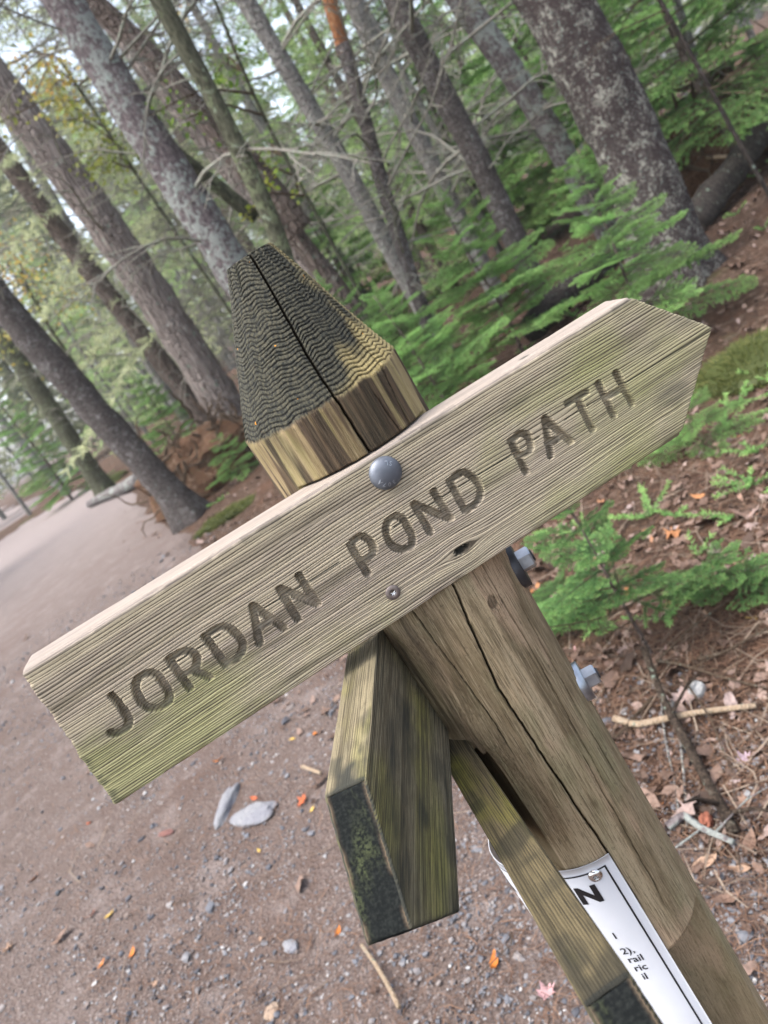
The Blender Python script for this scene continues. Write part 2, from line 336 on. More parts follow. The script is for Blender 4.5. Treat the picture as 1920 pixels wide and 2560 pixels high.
# ---- the two plain boards pointing at the camera
def frame_(yaw, tilt, lean):
    a = np.array([math.sin(yaw)*math.cos(tilt), -math.cos(yaw)*math.cos(tilt), math.sin(tilt)]); s = np.array([math.cos(yaw), math.sin(yaw), 0]); u = np.cross(a, s)
    return a, math.cos(lean)*s+math.sin(lean)*u, -math.sin(lean)*s+math.cos(lean)*u
def side_board(O, yaw, tilt, lean, H, T, L, e, h1, seed, top_algae, sideM, capM):
    a, s, u = frame_(yaw, tilt, lean)
    c = O-u*H/2                                          # centre height of the right-hand face
    xe = lambda v: e*(1-np.abs(v-(H/2-h1))/np.where(v > H/2-h1, h1, H-h1))
    x0 = lambda v: -L+0*v
    gf = grain_field(seed, -H/2, H/2, .0015, .0020, .5)
    def ex(X, Y, V, fc, h, at_):
        al = .02+.22*vnoise(X*7, V*25, 0, seed+1)+.12*sstep(-.12, .02, X)
        tp = top_algae*(.25+.55*fbm(X*16, Y*45, 0, seed+2))
        at_['algae'][:] = np.where(fc == 1, tp, al)
        st = .55*sstep(.05, .6, fbm(X*22, V*55+Y*55, 0, seed+4))*np.where(fc == 1, sstep(-.16, -.03, X)*1.6+.1, .8)
        st = st+np.where(fc == 1, .55*sstep(.0, .35, fbm(X*30, Y*26, 0, seed+8)), .35*sstep(.05, .4, fbm(X*9, V*110, 0, seed+7)))
        at_['stain'][:] = np.clip(st+.7*sstep(.004, .0, xe(V)-X), 0, .92)
        at_['grain'][:] = np.where(fc == 1, .3+.7*at_['grain'], at_['grain'])
        return h
    mb = plank(c, a, u, -s, x0, xe, H, T, 300, 60, 170, .0022, gf, .00075, ex, jag=.0004, seed=seed)
    return mb.mesh('arrow_board', [sideM, capM], off=POST0)
def mat_cap():
    m, nt, b = newmat('black algae end cut')
    v = coords(nt); v2 = coords(nt, (1, .18, .18))
    st = noise(nt, v2, 60, 4, .6); sp_ = noise(nt, v, 420, 3, .6); big = noise(nt, v, 26, 3, .5)
    c = mix(nt, remap(nt, sp_, .4, .75), (.006, .007, .007), (.017, .019, .017))
    c = mix(nt, math_(nt, 'MULTIPLY', math_(nt, 'MULTIPLY', remap(nt, st, .50, .66), remap(nt, sp_, .36, .62)), remap(nt, big, .30, .66, .15, .8)), c, (.060, .070, .030))
    c = mix(nt, math_(nt, 'MULTIPLY', attr(nt, 'wear'), .75), c, (.16, .115, .075))
    setc(nt, b, c, .95, .12); bump(nt, math_(nt, 'ADD', sp_, st), .5, .0008, b); return m
M_cap = mat_cap()
M_b2 = mat_board('olive weathered board', (.035, 1, 1), (.205, .175, .112), (.050, .042, .028), (.31, .29, .075), (.155, .138, .10), .56, gt=(.22, .80), gain=1.0)
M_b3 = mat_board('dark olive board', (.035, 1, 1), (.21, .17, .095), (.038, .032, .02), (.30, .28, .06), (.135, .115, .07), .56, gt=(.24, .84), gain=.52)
b2 = link('arrow_board', side_board(np.array([-.111, .4714, 1.3055]), -.2287, -.0015, -.0215, .14, .0343, .40, .0705, .0674, 21, .58, M_b2, M_cap), sp)
tag(b2, 'olive arrow board pointing at the viewer with a black slanted tip')
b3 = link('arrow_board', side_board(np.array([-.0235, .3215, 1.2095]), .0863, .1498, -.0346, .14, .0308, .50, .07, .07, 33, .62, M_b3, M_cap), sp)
tag(b3, 'lowest arrow board with yellow streaked top edge running out of the picture')

# ---- post
def build_post():
    nf, nbk = 350, 46
    ph = np.concatenate([np.linspace(-1.62, 1.5, nf), np.linspace(1.5, 2*math.pi-1.62, nbk+2)[1:-1]])     # 0 faces the viewer
    ztop, zbot = BO[2]+.0715, BO[2]-.0715                   # the seat cut for the lettered board
    zt = np.concatenate([np.linspace(1.651, 1.490, 270), np.linspace(1.4885, ztop+.0004, 18), np.linspace(ztop-.0004, zbot+.0004, 40), np.linspace(zbot-.0004, .93, 190), np.linspace(.926, .66, 66), np.linspace(.64, -.02, 30)])
    Z, PH = np.meshgrid(zt, ph, indexing='ij')
    cx, sn = np.cos(PH), np.sin(PH)
    Z0 = Z.copy(); Z = Z-.0457*(PR*sn+.022)*sstep(1.20, 1.29, Z)*sstep(1.50, 1.475, Z)     # rows follow the tilt of the board
    rc = (PR+.0035*sstep(1.15, 1.45, Z))*(1+.012*vnoise(cx*1.2, sn*1.2, Z*4, 3)+.006*vnoise(cx*4, sn*4, Z*7, 4))
    rc = rc-.0005*(vnoise(cx*38, sn*38, Z*16, 5)+.6*vnoise(cx*80, sn*80, Z*30, 55))
    Nf = 11; k = 2*math.pi/Nf; u = np.mod(PH+.12, k)-k/2; fac = .86+.14*math.cos(k/2)/np.cos(u)
    cone = (.0225+(1.651-Z)*(.0820-.0225)/(.139))*fac*1.02
    cone = cone+.0007*vnoise(cx*9, sn*9, Z*25, 9)
    conem = sstep(.0012, -.0008, cone-rc)
    kk = .0022; hh = np.clip(.5+.5*(rc-cone)/kk, 0, 1); r0 = rc*(1-hh)+cone*hh-kk*hh*(1-hh)
    # growth rings laid bare on the cone
    w = r0+.0013*vnoise(PH*4, Z*17, 0, 11)+.00026*vnoise(PH*12, Z*38, 0, 12)+.00009*vnoise(PH*40, Z*110, 0, 13)+.0003*np.cos(u*2*math.pi/k)
    b = np.cumsum(np.random.default_rng(3).uniform(.00095, .0021, 70))+.012
    p = np.interp(w, b, np.arange(70)); p = p-np.floor(p)
    ring = np.where(p < .7, np.clip(p/.7, 0, 1)**.7, np.cos(np.clip((p-.7)/.3, 0, 1)*math.pi/2))
    r = r0+conem*.0011*(ring-.6)*(1+.5*vnoise(PH*6, Z*40, 0, 14))
    # checks (cracks) running down the post
    crack = np.zeros_like(r)
    def check(zs, phs, wd, depth):
        nonlocal r
        c = np.interp(Z, zs[::-1], phs[::-1]); c = c+.012*vnoise(Z*30, 0, 0, 7)+.005*vnoise(Z*120, 0, 0, 8)
        fade = sstep(zs[-1]-.01, zs[-1]+.03, Z)*sstep(zs[0]+.012, zs[0]-.02, Z)
        d = np.abs(np.mod(PH-c+math.pi, 2*math.pi)-math.pi)*np.maximum(r0, .02)
        g = sstep(wd, wd*.35, d)*fade
        r = r-depth*g; crack[:] = np.maximum(crack, g)
    check([1.655, 1.512, 1.312, 1.199, .971, .6], [.07, .11, .15, -.02, .07, .05], .0014, .010)
    check([1.50, 1.43, 1.2, 1.02], [.50, .56, .62, .55], .0008, .003)
    check([1.33, 1.25, 1.17, 1.12], [-.42, -.35, -.28, -.30], .0008, .003)
    check([1.60, 1.49, 1.40], [.95, .72, .66], .0008, .003)
    check([1.08, .95, .86], [.48, .43, .40], .0009, .003)
    check([1.25, 1.1, .98], [.85, .8, .83], .0008, .0025)
    # notch for the lowest board on the left and the flat seat of a missing board lower down
    xs = AXX(Z)
    nd = -.95*sn+.31*cx; lim = np.where((sn < -.3) & (nd > .1) & (Z < 1.140+.006*vnoise(cx*20, sn*20, 0, 2)) & (Z > .96), .763*rc/np.maximum(nd, .1), 9)
    cut1 = lim < r; r = np.minimum(r, lim)
    fa = .16; cosd = np.cos(PH-fa); lim2 = np.where((cosd > .2) & (Z < .808) & (Z > .40), .050/np.maximum(cosd, .2), 9)
    cut2 = lim2 < r; r = np.minimum(r, lim2+.0006*vnoise(PH*3, Z*160, 0, 66))
    seat = (Z0 < ztop) & (Z0 > zbot) & (cx > .15)
    q0 = (np.stack([xs, AXY+0*Z, Z], -1)-BO)@BN; qd = sn*BN[0]-cx*BN[1]
    lim3 = np.where(seat & (qd < -.05), (.0395-q0)/np.minimum(qd, -.05), 9); r = np.minimum(r, np.maximum(lim3, .01))
    r = r+.007*np.exp(-((PH+.50)/.16)**2-((Z-1.165)/.035)**2)-.004*np.exp(-((PH+.36)/.10)**2-((Z-1.06)/.05)**2)+.004*np.exp(-((PH+.62)/.2)**2-((Z-1.30)/.03)**2)
    # knot
    kx, kz = .0395, 1.2755; kd = np.hypot((r*sn+xs-kx)/.9, (Z-kz)/1.15)+9*(cx < 0)
    r = r+.0016*np.exp(-(kd/.011)**2)-.0022*sstep(.0062, .0052, kd)*sstep(.0036, .0046, kd)-.0016*sstep(.0048, .002, kd)
    knot = sstep(.0072, .004, kd)
    V = np.stack([xs+r*sn, AXY-r*cx, Z], -1); R_, C_ = Z.shape
    dark = 1.4-.95*sstep(.2, 1.5, PH)*(PH < 1.6)-1.25*sstep(1.570, 1.508, Z)*(.30+.70*sstep(-.5, .9, PH))+.45*fbm(PH*4, Z*22, 0, 15)-.35*sstep(-1.05, -1.5, PH)
    stk = sstep(-.22, .10, vnoise(PH*6.5, Z*5, 0, 25)+.35*vnoise(PH*22, Z*12, 0, 26))     # dark and yellow streaks below the cone
    side = sstep(1.36, 1.43, Z)*(1-conem); topst = .95*sstep(1.468, 1.507, Z+.012*vnoise(PH*8, Z*20, 0, 28))*(1-conem)*sstep(1.3, .1, PH)*np.clip(.65+.8*vnoise(PH*14, Z*7, 0, 27), 0, 1); lowst = sstep(-.30, -.62, PH)*sstep(1.12, 1.22, Z)*(Z < 1.34)*sstep(-.25, .25, vnoise(PH*9, Z*14, 0, 29))*.75
    yel = side*(1-stk)
    mb = MB(); Q = grid_quads(R_, C_, True)[:, ::-1]
    V += (.0007*vnoise(PH*60, Z*60, 0, 71)*np.exp(-((cone-rc)/.0016)**2))[..., None]*np.stack([sn, -cx, 0*cx], -1)
    mb.add(V.reshape(-1, 3), Q, None, 0, lx=(r*sn).ravel(), ly=(-r*cx).ravel(), lz=Z.ravel(), ring=ring.ravel(), cone=conem.ravel(), dark=np.clip(dark, 0, 1).ravel(), streak=np.maximum(np.maximum(side*stk, lowst), topst).ravel(), yellow=yel.ravel(), crack=np.maximum(crack, knot*.55).ravel(), cut=np.maximum(cut1*.9, cut2*.55).ravel(), knot=knot.ravel())
    i0 = mb.n; mb.add([[float(AXX(1.651)), AXY, 1.6525]], None, None, cone=1, dark=.9, ring=.5)
    mb.T.append(np.array([[i0, j, (j+1) % C_] for j in range(C_)])); mb.mt.append(np.zeros(C_))
    return mb
def mat_post():
    m, nt, b = newmat('round post wood')
    v = lcoords(nt, (1, 1, .06)); v1 = lcoords(nt); v3 = lcoords(nt, (1, 1, .25))
    hf = noise(nt, lcoords(nt, (1, 1, .03)), 950, 5, .75); fib = noise(nt, v, 190, 5, .62, .3); pat = noise(nt, v, 24, 4, .6, .6); big = noise(nt, v3, 13, 4, .6, .4); fine = noise(nt, v1, 700, 3, .65); sp_ = noise(nt, lcoords(nt, (1, 1, .4)), 420, 4, .72)
    c = ramp(nt, pat, [(.28, (.10, .076, .046)), (.42, (.185, .145, .088)), (.55, (.27, .215, .137)), (.72, (.35, .29, .195))])
    c = mix(nt, remap(nt, big, .5, .64, 0, .75), c, (.215, .20, .115))
    c = mix(nt, remap(nt, noise(nt, v3, 17.3, 3, .5), .54, .64, 0, .7), c, (.40, .29, .20))
    c = mix(nt, remap(nt, noise(nt, v3, 9.1, 4, .6), .52, .66, 0, .75), c, (.10, .078, .045))
    c = mix(nt, remap(nt, fib, .54, .70, 0, .6), c, (.09, .066, .036))
    c = mix(nt, remap(nt, hf, .50, .62, 0, .8), c, (.085, .064, .038))
    c = mix(nt, remap(nt, hf, .47, .36, 0, .6), c, (.40, .335, .225))
    c = mix(nt, remap(nt, sp_, .56, .72, 0, .6), c, (.06, .05, .035))
    dk = mix(nt, remap(nt, fib, .4, .65), (.016, .012, .010), (.075, .052, .034))
    c = mix(nt, math_(nt, 'MULTIPLY', attr(nt, 'streak'), .85), c, dk)
    c = mix(nt, math_(nt, 'MULTIPLY', attr(nt, 'yellow'), .5), c, mix(nt, remap(nt, fib, .4, .62), (.27, .235, .10), (.17, .13, .065)))
    # cone: ridges and valleys of the rings, black algae, yellow-brown where it is thin
    rg = math_(nt, 'ADD', attr(nt, 'ring'), math_(nt, 'MULTIPLY', math_(nt, 'SUBTRACT', sp_, .5), .7))
    dkm = math_(nt, 'ADD', attr(nt, 'dark'), math_(nt, 'MULTIPLY', math_(nt, 'SUBTRACT', noise(nt, v1, 30, 6, .7), .5), .9))
    rid = mix(nt, remap(nt, dkm, .08, .85), mix(nt, remap(nt, sp_, .35, .65), (.24, .195, .085), (.36, .30, .15)), mix(nt, remap(nt, sp_, .38, .62), (.018, .020, .018), (.062, .060, .043)))
    cn = mix(nt, remap(nt, rg, .12, .52), mix(nt, remap(nt, dkm, .2, .8), (.05, .036, .018), (.012, .012, .012)), rid)
    c = mix(nt, attr(nt, 'cone'), c, cn)
    og = math_(nt, 'MULTIPLY', remap(nt, noise(nt, v1, 120, 2, .5), .745, .765), attr(nt, 'cone'))
    c = mix(nt, og, c, (.45, .19, .02))
    c = mix(nt, math_(nt, 'MULTIPLY', attr(nt, 'cut'), .8), c, mix(nt, fib, (.05, .036, .02), (.20, .155, .085)))
    c = mix(nt, remap(nt, noise(nt, lcoords(nt, (1, 1, .5)), 130, 5, .75), .60, .72, 0, .7), c, (.055, .044, .03))
    c = mix(nt, attr(nt, 'crack'), c, (.022, .016, .01))
    setc(nt, b, mix(nt, 1., c, (1.14, 1.10, 1.05), 'MULTIPLY'), .88, .2)
    bump(nt, math_(nt, 'ADD', math_(nt, 'ADD', math_(nt, 'MULTIPLY', fib, 1.2), fine), hf), .75, .001, b)
    return m
M_post = mat_post()
post = link('post', build_post().mesh('post', [M_post], off=POST0), sp); tag(post, 'round post with a pointed top and a long crack')

# ---- bolt, nuts, washers, screws
def mat_metal(name, c, rough, metal=.85):
    m, nt, b = newmat(name); v = coords(nt)
    n = noise(nt, v, 300, 3, .6); n2 = noise(nt, v, 70, 3, .5)
    setc(nt, b, mix(nt, remap(nt, n2, .35, .7), c, tuple(x*.72 for x in c)), rough, .5); b.inputs['Metallic'].default_value = metal
    bump(nt, n, .25, .0003, b); return m
M_bolt = mat_metal('dull galvanized steel', (.17, .185, .215), .55, .6)
M_nut = mat_metal('zinc plated steel', (.42, .45, .49), .36, .9)
M_dkst = mat_metal('dark steel', (.07, .07, .075), .5, .7)
M_screw = mat_metal('weathered brown screw', (.20, .165, .15), .55, .6)
M_bright = mat_metal('bright stainless steel', (.72, .70, .68), .22, 1.)
def lathe(O, A, prof, n=40):
    A = np.asarray(A, float)/np.linalg.norm(A); B = np.cross(A, [0, 0, 1.]); B /= np.linalg.norm(B); Cc = np.cross(A, B)
    th = np.arange(n)*2*math.pi/n
    V = np.concatenate([O+a*A+r*(np.cos(th)[:, None]*B+np.sin(th)[:, None]*Cc) for r, a in prof]); Q = grid_quads(len(prof), n, True)
    i = len(V); V = np.concatenate([V, [O+prof[-1][1]*A]]); k = (len(prof)-1)*n
    return V, Q, np.array([[i, k+j, k+(j+1) % n] for j in range(n)])
def add_part(name, pieces, mat, parent, smooth=True, label=None):
    mb = MB()
    for p in pieces: mb.add(*p)
    o = link(name, mb.mesh(name, [mat], smooth, POST0), parent)
    if label: o['label'] = label
    return o
def onb(x, v, y=0.): return BO+x*BA+v*BU+y*BN
bc = onb(.0339, .0509)
dome = [(.0146, .001), (.0146, -.0012), (.0141, -.0026), (.0128, -.0042), (.0105, -.0058), (.0075, -.0070), (.004, -.0076), (.0015, -.0078)]
bolt = add_part('bolt_head', [lathe(bc, BN, dome)], M_bolt, sp, label='domed carriage bolt head')
def text_mesh(txt, size, bold=0., ext=0.):
    cu = bpy.data.curves.new('txt', 'FONT'); cu.body = txt; cu.size = size; cu.offset = bold; cu.extrude = ext; cu.resolution_u = 3
    o = bpy.data.objects.new('txt', cu); COL.objects.link(o); dg = bpy.context.evaluated_depsgraph_get(); me = o.evaluated_get(dg).to_mesh()
    V = np.array([v.co[:] for v in me.vertices]); me.calc_loop_triangles(); T = np.array([t.vertices[:] for t in me.loop_triangles])
    bpy.data.objects.remove(o); bpy.data.curves.remove(cu); return V, T
def dome_h(r): return np.interp(r, [.0015, .004, .0075, .0105, .0128, .0141], [.0078, .0076, .0070, .0058, .0042, .0026])
mb = MB()
for txt, rad, a0, st in (('SL', .0092, -97, 24), ('307A', .0095, 90, -27)):
    for i, ch in enumerate(txt):
        V, T = text_mesh(ch, .0054, .00010); V = V-np.array([(V[:, 0].max()+V[:, 0].min())/2, (V[:, 1].max()+V[:, 1].min())/2, 0])
        a = math.radians(a0+st*(i-(len(txt)-1)/2)); th = a+math.pi/2 if a0 < 0 else a-math.pi/2
        x = rad*math.cos(a)+V[:, 0]*math.cos(th)-V[:, 1]*math.sin(th); y = rad*math.sin(a)+V[:, 0]*math.sin(th)+V[:, 1]*math.cos(th)
        th0 = math.radians(150); x, y = x*math.cos(th0)-y*math.sin(th0), x*math.sin(th0)+y*math.cos(th0)
        r = np.hypot(x, y); n = len(V)
        for dz in (.00035,):
            mb.add(bc+x[:, None]*BA+y[:, None]*BU-(dome_h(r)+dz)[:, None]*BN, None, T)
bt = link('bolt_marking', mb.mesh('bolt_marking', [mat_metal('raised steel marking', (.36, .39, .43), .5, .6)], False, POST0), bolt)
tag(bt, 'raised marking SL and 307A on the bolt head')

def star_screw(c, A, r, dome_, mat, label):
    pr = [(r, .0006), (r, -.0006), (r*.9, -.0011-dome_*.4), (r*.6, -.0013-dome_*.85), (r*.36, -.0013-dome_), (r*.30, -.0003)]
    s = add_part('screw', [lathe(c, A, pr, 26)], mat, sp, label=label)
    A = np.asarray(A, float); B = np.cross(A, [0, 0, 1.]); B /= np.linalg.norm(B); Cc = np.cross(A, B)
    V = []; n = 12
    for k in range(n):
        rr = r*(.40 if k % 2 else .22); V.append(c-A*(.00145+dome_)+rr*(math.cos(k*2*math.pi/n)*B+math.sin(k*2*math.pi/n)*Cc))
    V.append(c-A*(.0008+dome_*.5)); T = [[n, k, (k+1) % n] for k in range(n)]
    mb = MB(); mb.add(V, None, T); link('drive_recess', mb.mesh('drive_recess', [M_bright], False, POST0), s)
    return s
star_screw(onb(-.013, -.0444, -.0002), BN, .0068, .0002, M_screw, 'flat brown star drive screw low on the lettered board')

def hexnut(c, A, r, h, rot):
    A = np.asarray(A, float); A /= np.linalg.norm(A); B = np.cross(A, [0, 0, 1.]); B /= np.linalg.norm(B); Cc = np.cross(A, B)
    def ring(rr, hh, n=6): return np.array([c+hh*A+rr*(math.cos(rot+k*math.pi/3)*B+math.sin(rot+k*math.pi/3)*Cc) for k in range(6)])
    V = np.concatenate([ring(r, 0), ring(r, h*.88), ring(r*.86, h)]); Q = grid_quads(3, 6, True)
    i = len(V); V = np.concatenate([V, [c+h*A]]); T = [[i, 12+k, 12+(k+1) % 6] for k in range(6)]
    return V, Q, np.array(T)
for z, rw, mw, off_, lab in ((1.2665, .0255, M_dkst, .0035, 'upper'), (1.111, .0215, M_nut, .003, 'lower')):
    ax = float(AXX(z)); A = np.array([.985, -.17, 0.02]); A /= np.linalg.norm(A); p = np.array([ax, AXY, z])+A*(PR+off_)
    add_part('washer', [lathe(p, A, [(rw, -.006), (rw, .0028), (rw*.5, .0029), (.004, .003)], 32)], mw, sp, label='round washer of the %s bolt' % lab)
    nn = add_part('hex_nut', [hexnut(p+A*.003, A, .0118, .0135, .35)], M_nut, sp, False, label='hex nut of the %s bolt' % lab)
    mb = MB(); mb.add(*lathe(p+A*.0164, A, [(.0062, -.003), (.0062, .0012), (.0055, .002), (.001, .0021)], 20)); link('bolt_end', mb.mesh('bolt_end', [M_dkst], True, POST0), nn)

# ---- printed sheet wrapped round the post
def mat_plain(name, c, rough=.5, spec=.4):
    m, nt, b = newmat(name); v = coords(nt); n = noise(nt, v, 30, 3, .5)
    setc(nt, b, mix(nt, remap(nt, n, .3, .7, 0, .25), c, tuple(x*.85 for x in c)), rough, spec); return m
M_white = mat_plain('white plastic sheet', (.62, .635, .665), .4); M_ink = mat_plain('black ink', (.008, .008, .010), .45)
SH0, SZ = .075, .969                                     # angle of the right edge, height of the top edge
def sheet_pt(t, d, lift=0.):                              # t: metres to the left of the right edge along the sheet; d: metres below its top edge
    t = np.asarray(t, float); d = np.asarray(d, float); R = PR+.0026
    phi = SH0-t/R; loose = .027*sstep(.068, .15, t)+.0006*np.sin(d*30)
    z = SZ-d; r = R+loose+lift
    return np.stack([AXX(z)+r*np.sin(phi), AXY-r*np.cos(phi), z+0*phi], -1)
def sheet_patch(t0, t1, d0, d1, lift, nt_=None):
    n = nt_ or max(2, int(abs(t1-t0)/.003)+2); k = max(2, int(abs(d1-d0)/.01)+2)
    T, D = np.meshgrid(np.linspace(t0, t1, n), np.linspace(d0, d1, k), indexing='ij'); V = sheet_pt(T, D, lift); return V.reshape(-1, 3), grid_quads(n, k)
mb = MB(); V, Q = sheet_patch(0, .205, 0, .36, .0006, 70); V2, Q2 = sheet_patch(0, .205, 0, .36, -.0002, 70)
n_, k_ = 70, max(2, int(.36/.01)+2); mb.add(V, Q); mb.add(V2, Q2[:, ::-1]); nV = n_*k_
rim = np.concatenate([np.arange(k_), (np.arange(1, n_))*k_+k_-1, (n_-1)*k_+np.arange(k_-2, -1, -1), np.arange(n_-2, 0, -1)*k_])
mb.Q.append(np.stack([rim, np.roll(rim, -1), np.roll(rim, -1)+nV, rim+nV], 1)); mb.mq.append(np.zeros(len(rim)))
notice = link('notice', mb.mesh('notice', [M_white], True, POST0), sp); tag(notice, 'white printed sheet wrapped round the post')
mb = MB(); LI = .0010
for a in ((.0090, .0110, .0092, .36), (.0090, .196, .0092, .0112), (.194, .196, .0092, .36)): mb.add(*sheet_patch(*a, LI))
link('border', mb.mesh('border', [M_ink], True, POST0), notice)
def glyphs(txt, size, right, base, bold):
    V, T = text_mesh(txt, size, bold); w = V[:, 0].max()
    return sheet_pt(right+(w-V[:, 0]), base-V[:, 1], LI+.0002), T
mb = MB(); mb.add(*[(lambda a: a[0])(glyphs('N', .0325, .0292, .0494, .0016)), None, glyphs('N', .0325, .0292, .0494, .0016)[1]]); link('heading', mb.mesh('heading', [M_ink], False, POST0), notice)
for rt in (.128,):
    V, T = glyphs('A', .0325, rt, .0494, .0016); mb = MB(); mb.add(V, None, T); link('heading', mb.mesh('heading', [M_ink], False, POST0), notice)
for tx, rt, bs in (('l', .0405, .1085), ('2),', .0310, .1345), ('rail', .0270, .1490), ('ric', .0285, .1635), ('il', .0345, .1780)):
    V, T = glyphs(tx, .0142, rt, bs, .00016); mb = MB(); mb.add(V, None, T); link('text_line', mb.mesh('text_line', [M_ink], False, POST0), notice)
pc = sheet_pt(.0235, .0155, .001); _a = np.array([.20, .98, 0]); star_screw(pc, _a, .0078, .0022, M_bright, 'shiny domed screw holding the white sheet')

# ------------------------------------------------------------------ ground and path
PATH_Y = np.array([-6, 0, 1.3, 3.1, 6, 10, 18, 25, 36, 60, 120.]); PATH_X = np.array([1.1, .7, .35, -.3, -1.05, -2.35, -4.6, -7.1, -11.5, -22, -52.])
def path_edge(y): return np.interp(y, PATH_Y, PATH_X)
def gz(x, y):
    x = np.asarray(x, float); y = np.asarray(y, float); r = x-path_edge(y)
    z = .06*sstep(.2, 1.5, r)+.028*np.clip(r-1.5, 0, 25)*sstep(1.5, 4, r)
    z = z+(.05*vnoise(x*.8, y*.8, 0, 1)+.025*vnoise(x*2.4, y*2.4, 0, 2))*sstep(.0, .9, r)
    z = z+.008*vnoise(x*2, y*2, 0, 5)
    return z-.015*np.clip(y-30, 0, 200)*sstep(2, -3, r)*0
def spot(x, y):
    z = 0.
    for _ in range(8):
        d = ray(x, y); p = CAM+d*((z-CZ)/d[2]); z = float(gz(p[0], p[1]))
    return np.array([p[0], p[1], z])
gx = np.concatenate([np.linspace(-220, -9, 30), np.linspace(-8.8, 11, 200), np.linspace(11.5, 220, 30)])
gy = np.concatenate([np.linspace(-60, -1, 12), np.linspace(-.8, 16, 190), np.linspace(16.4, 45, 50), np.linspace(47, 330, 30)])
GX, GY = np.meshgrid(gx, gy, indexing='ij')
rr = GX-path_edge(GY); pw = 4.4
inpath = sstep(.12, -.25, rr)*sstep(-pw-.2, -pw+.2, rr)
GZ = gz(GX, GY)-.035*inpath
def mat_floor():
    m, nt, b = newmat('forest floor litter')
    v = coords(nt); a = noise(nt, v, 1.6, 5, .6); f = noise(nt, v, 60, 5, .7); f2 = noise(nt, v, 17, 4, .65); vc = voro(nt, v, 26, 'Color')
    c = mix(nt, remap(nt, f, .35, .65), (.045, .03, .022), (.125, .075, .052))
    c = mix(nt, remap(nt, f2, .52, .64), c, (.21, .15, .115))
    c = mix(nt, remap(nt, a, .52, .66, 0, .7), c, (.13, .07, .045))
    c = mix(nt, remap(nt, noise(nt, v, .55, 4, .6), .60, .70, 0, .6), c, (.06, .085, .02))
    setc(nt, b, mix(nt, 1., c, (.8, .8, .8), 'MULTIPLY'), .95, .1); bump(nt, math_(nt, 'ADD', f, f2), .9, .03, b); return m
def mat_path():
    m, nt, b = newmat('gravel path')
    v = coords(nt); a = noise(nt, v, 1.1, 4, .6); f = noise(nt, v, 150, 5, .7); vo = voro(nt, v, 85); vcol = voro(nt, v, 85, 'Color'); n3 = noise(nt, v, 9, 4, .6)
    sepc = N(nt, 'ShaderNodeSeparateColor'); nt.links.new(vcol, sepc.inputs[0])
    peb = ramp(nt, sepc.outputs[0], [(0, (.10, .09, .09)), (.35, (.20, .17, .16)), (.7, (.29, .26, .25)), (1, (.45, .42, .40))])
    dirt = mix(nt, remap(nt, f, .3, .7), (.088, .066, .056), (.215, .17, .148))
    c = mix(nt, math_(nt, 'MULTIPLY', remap(nt, vo, .55, .25), remap(nt, n3, .35, .65, .15, .8)), dirt, peb)
    c = mix(nt, remap(nt, a, .45, .68, 0, .55), c, (.125, .085, .068))
    c = mix(nt, remap(nt, noise(nt, v, 3.3, 5, .7), .50, .68, 0, .5), c, (.30, .265, .25))
    c = mix(nt, remap(nt, noise(nt, v, 38, 4, .7), .55, .68, 0, .55), c, (.075, .058, .05))
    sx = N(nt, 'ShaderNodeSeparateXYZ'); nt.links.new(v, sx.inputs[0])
    c = mix(nt, remap(nt, sx.outputs[1], 5, 20, 0, .75), c, (.35, .315, .31))  # path grows paler with distance: sky light painted into the colour
    setc(nt, b, mix(nt, 1., c, (.74, .70, .685), 'MULTIPLY'), .9, .2); bump(nt, math_(nt, 'SUBTRACT', math_(nt, 'MULTIPLY', f, .7), vo), .8, .012, b); return m
g = link('ground', mesh_np('ground', np.stack([GX, GY, GZ], -1).reshape(-1, 3), grid_quads(*GX.shape)[:, ::-1], None, [mat_floor()])); tag(g, kind='structure')
py_ = np.concatenate([np.linspace(-4, 14, 240), np.linspace(14.3, 110, 90)]); tt = np.linspace(0, 1, 70)
PY, TT = np.meshgrid(py_, tt, indexing='ij')
jr = .16*vnoise(PY*1.3, 0, 0, 51)+.08*vnoise(PY*4, 0, 0, 52)+.04*vnoise(PY*13, 0, 0, 53); jl = .25*vnoise(PY*.9, 5, 0, 54)
PX = path_edge(PY)+jr-TT*(pw+jr-jl)
edge = np.minimum(TT, 1-TT); PZ = gz(PX, PY)-.040*sstep(.06, 0, edge)+.010*fbm(PX*4, PY*4, 0, 56)*sstep(0, .1, edge)
p = link('path', mesh_np('path', np.stack([PX, PY, PZ], -1).reshape(-1, 3), grid_quads(*PX.shape), None, [mat_path()])); tag(p, kind='structure')

# ------------------------------------------------------------------ foliage and trunks
def leafmat(name, stops, trans=.35, rough=.6, var=.25, key='rnd'):
    m = bpy.data.materials.new(name); m.use_nodes = True; nt = m.node_tree; b = nt.nodes['Principled BSDF']; out = nt.nodes['Material Output']
    c = ramp(nt, attr(nt, key), stops)
    oi = N(nt, 'ShaderNodeObjectInfo'); h = N(nt, 'ShaderNodeHueSaturation'); nt.links.new(c, h.inputs['Color'])
    nt.links.new(remap(nt, oi.outputs['Random'], 0, 1, 1-var, 1+var), h.inputs['Value']); c = h.outputs[0]
    setc(nt, b, c, rough, .25)
    t = N(nt, 'ShaderNodeBsdfTranslucent'); nt.links.new(c, t.inputs[0]); mx = N(nt, 'ShaderNodeMixShader', i_0=trans)
    nt.links.new(b.outputs[0], mx.inputs[1]); nt.links.new(t.outputs[0], mx.inputs[2]); nt.links.new(mx.outputs[0], out.inputs[0]); return m
M_needle = leafmat('spruce needles', [(0, (.20, .13, .06)), (.03, (.20, .13, .06)), (.05, (.075, .16, .06)), (.45, (.20, .40, .12)), (1, (.42, .62, .21))], .45)
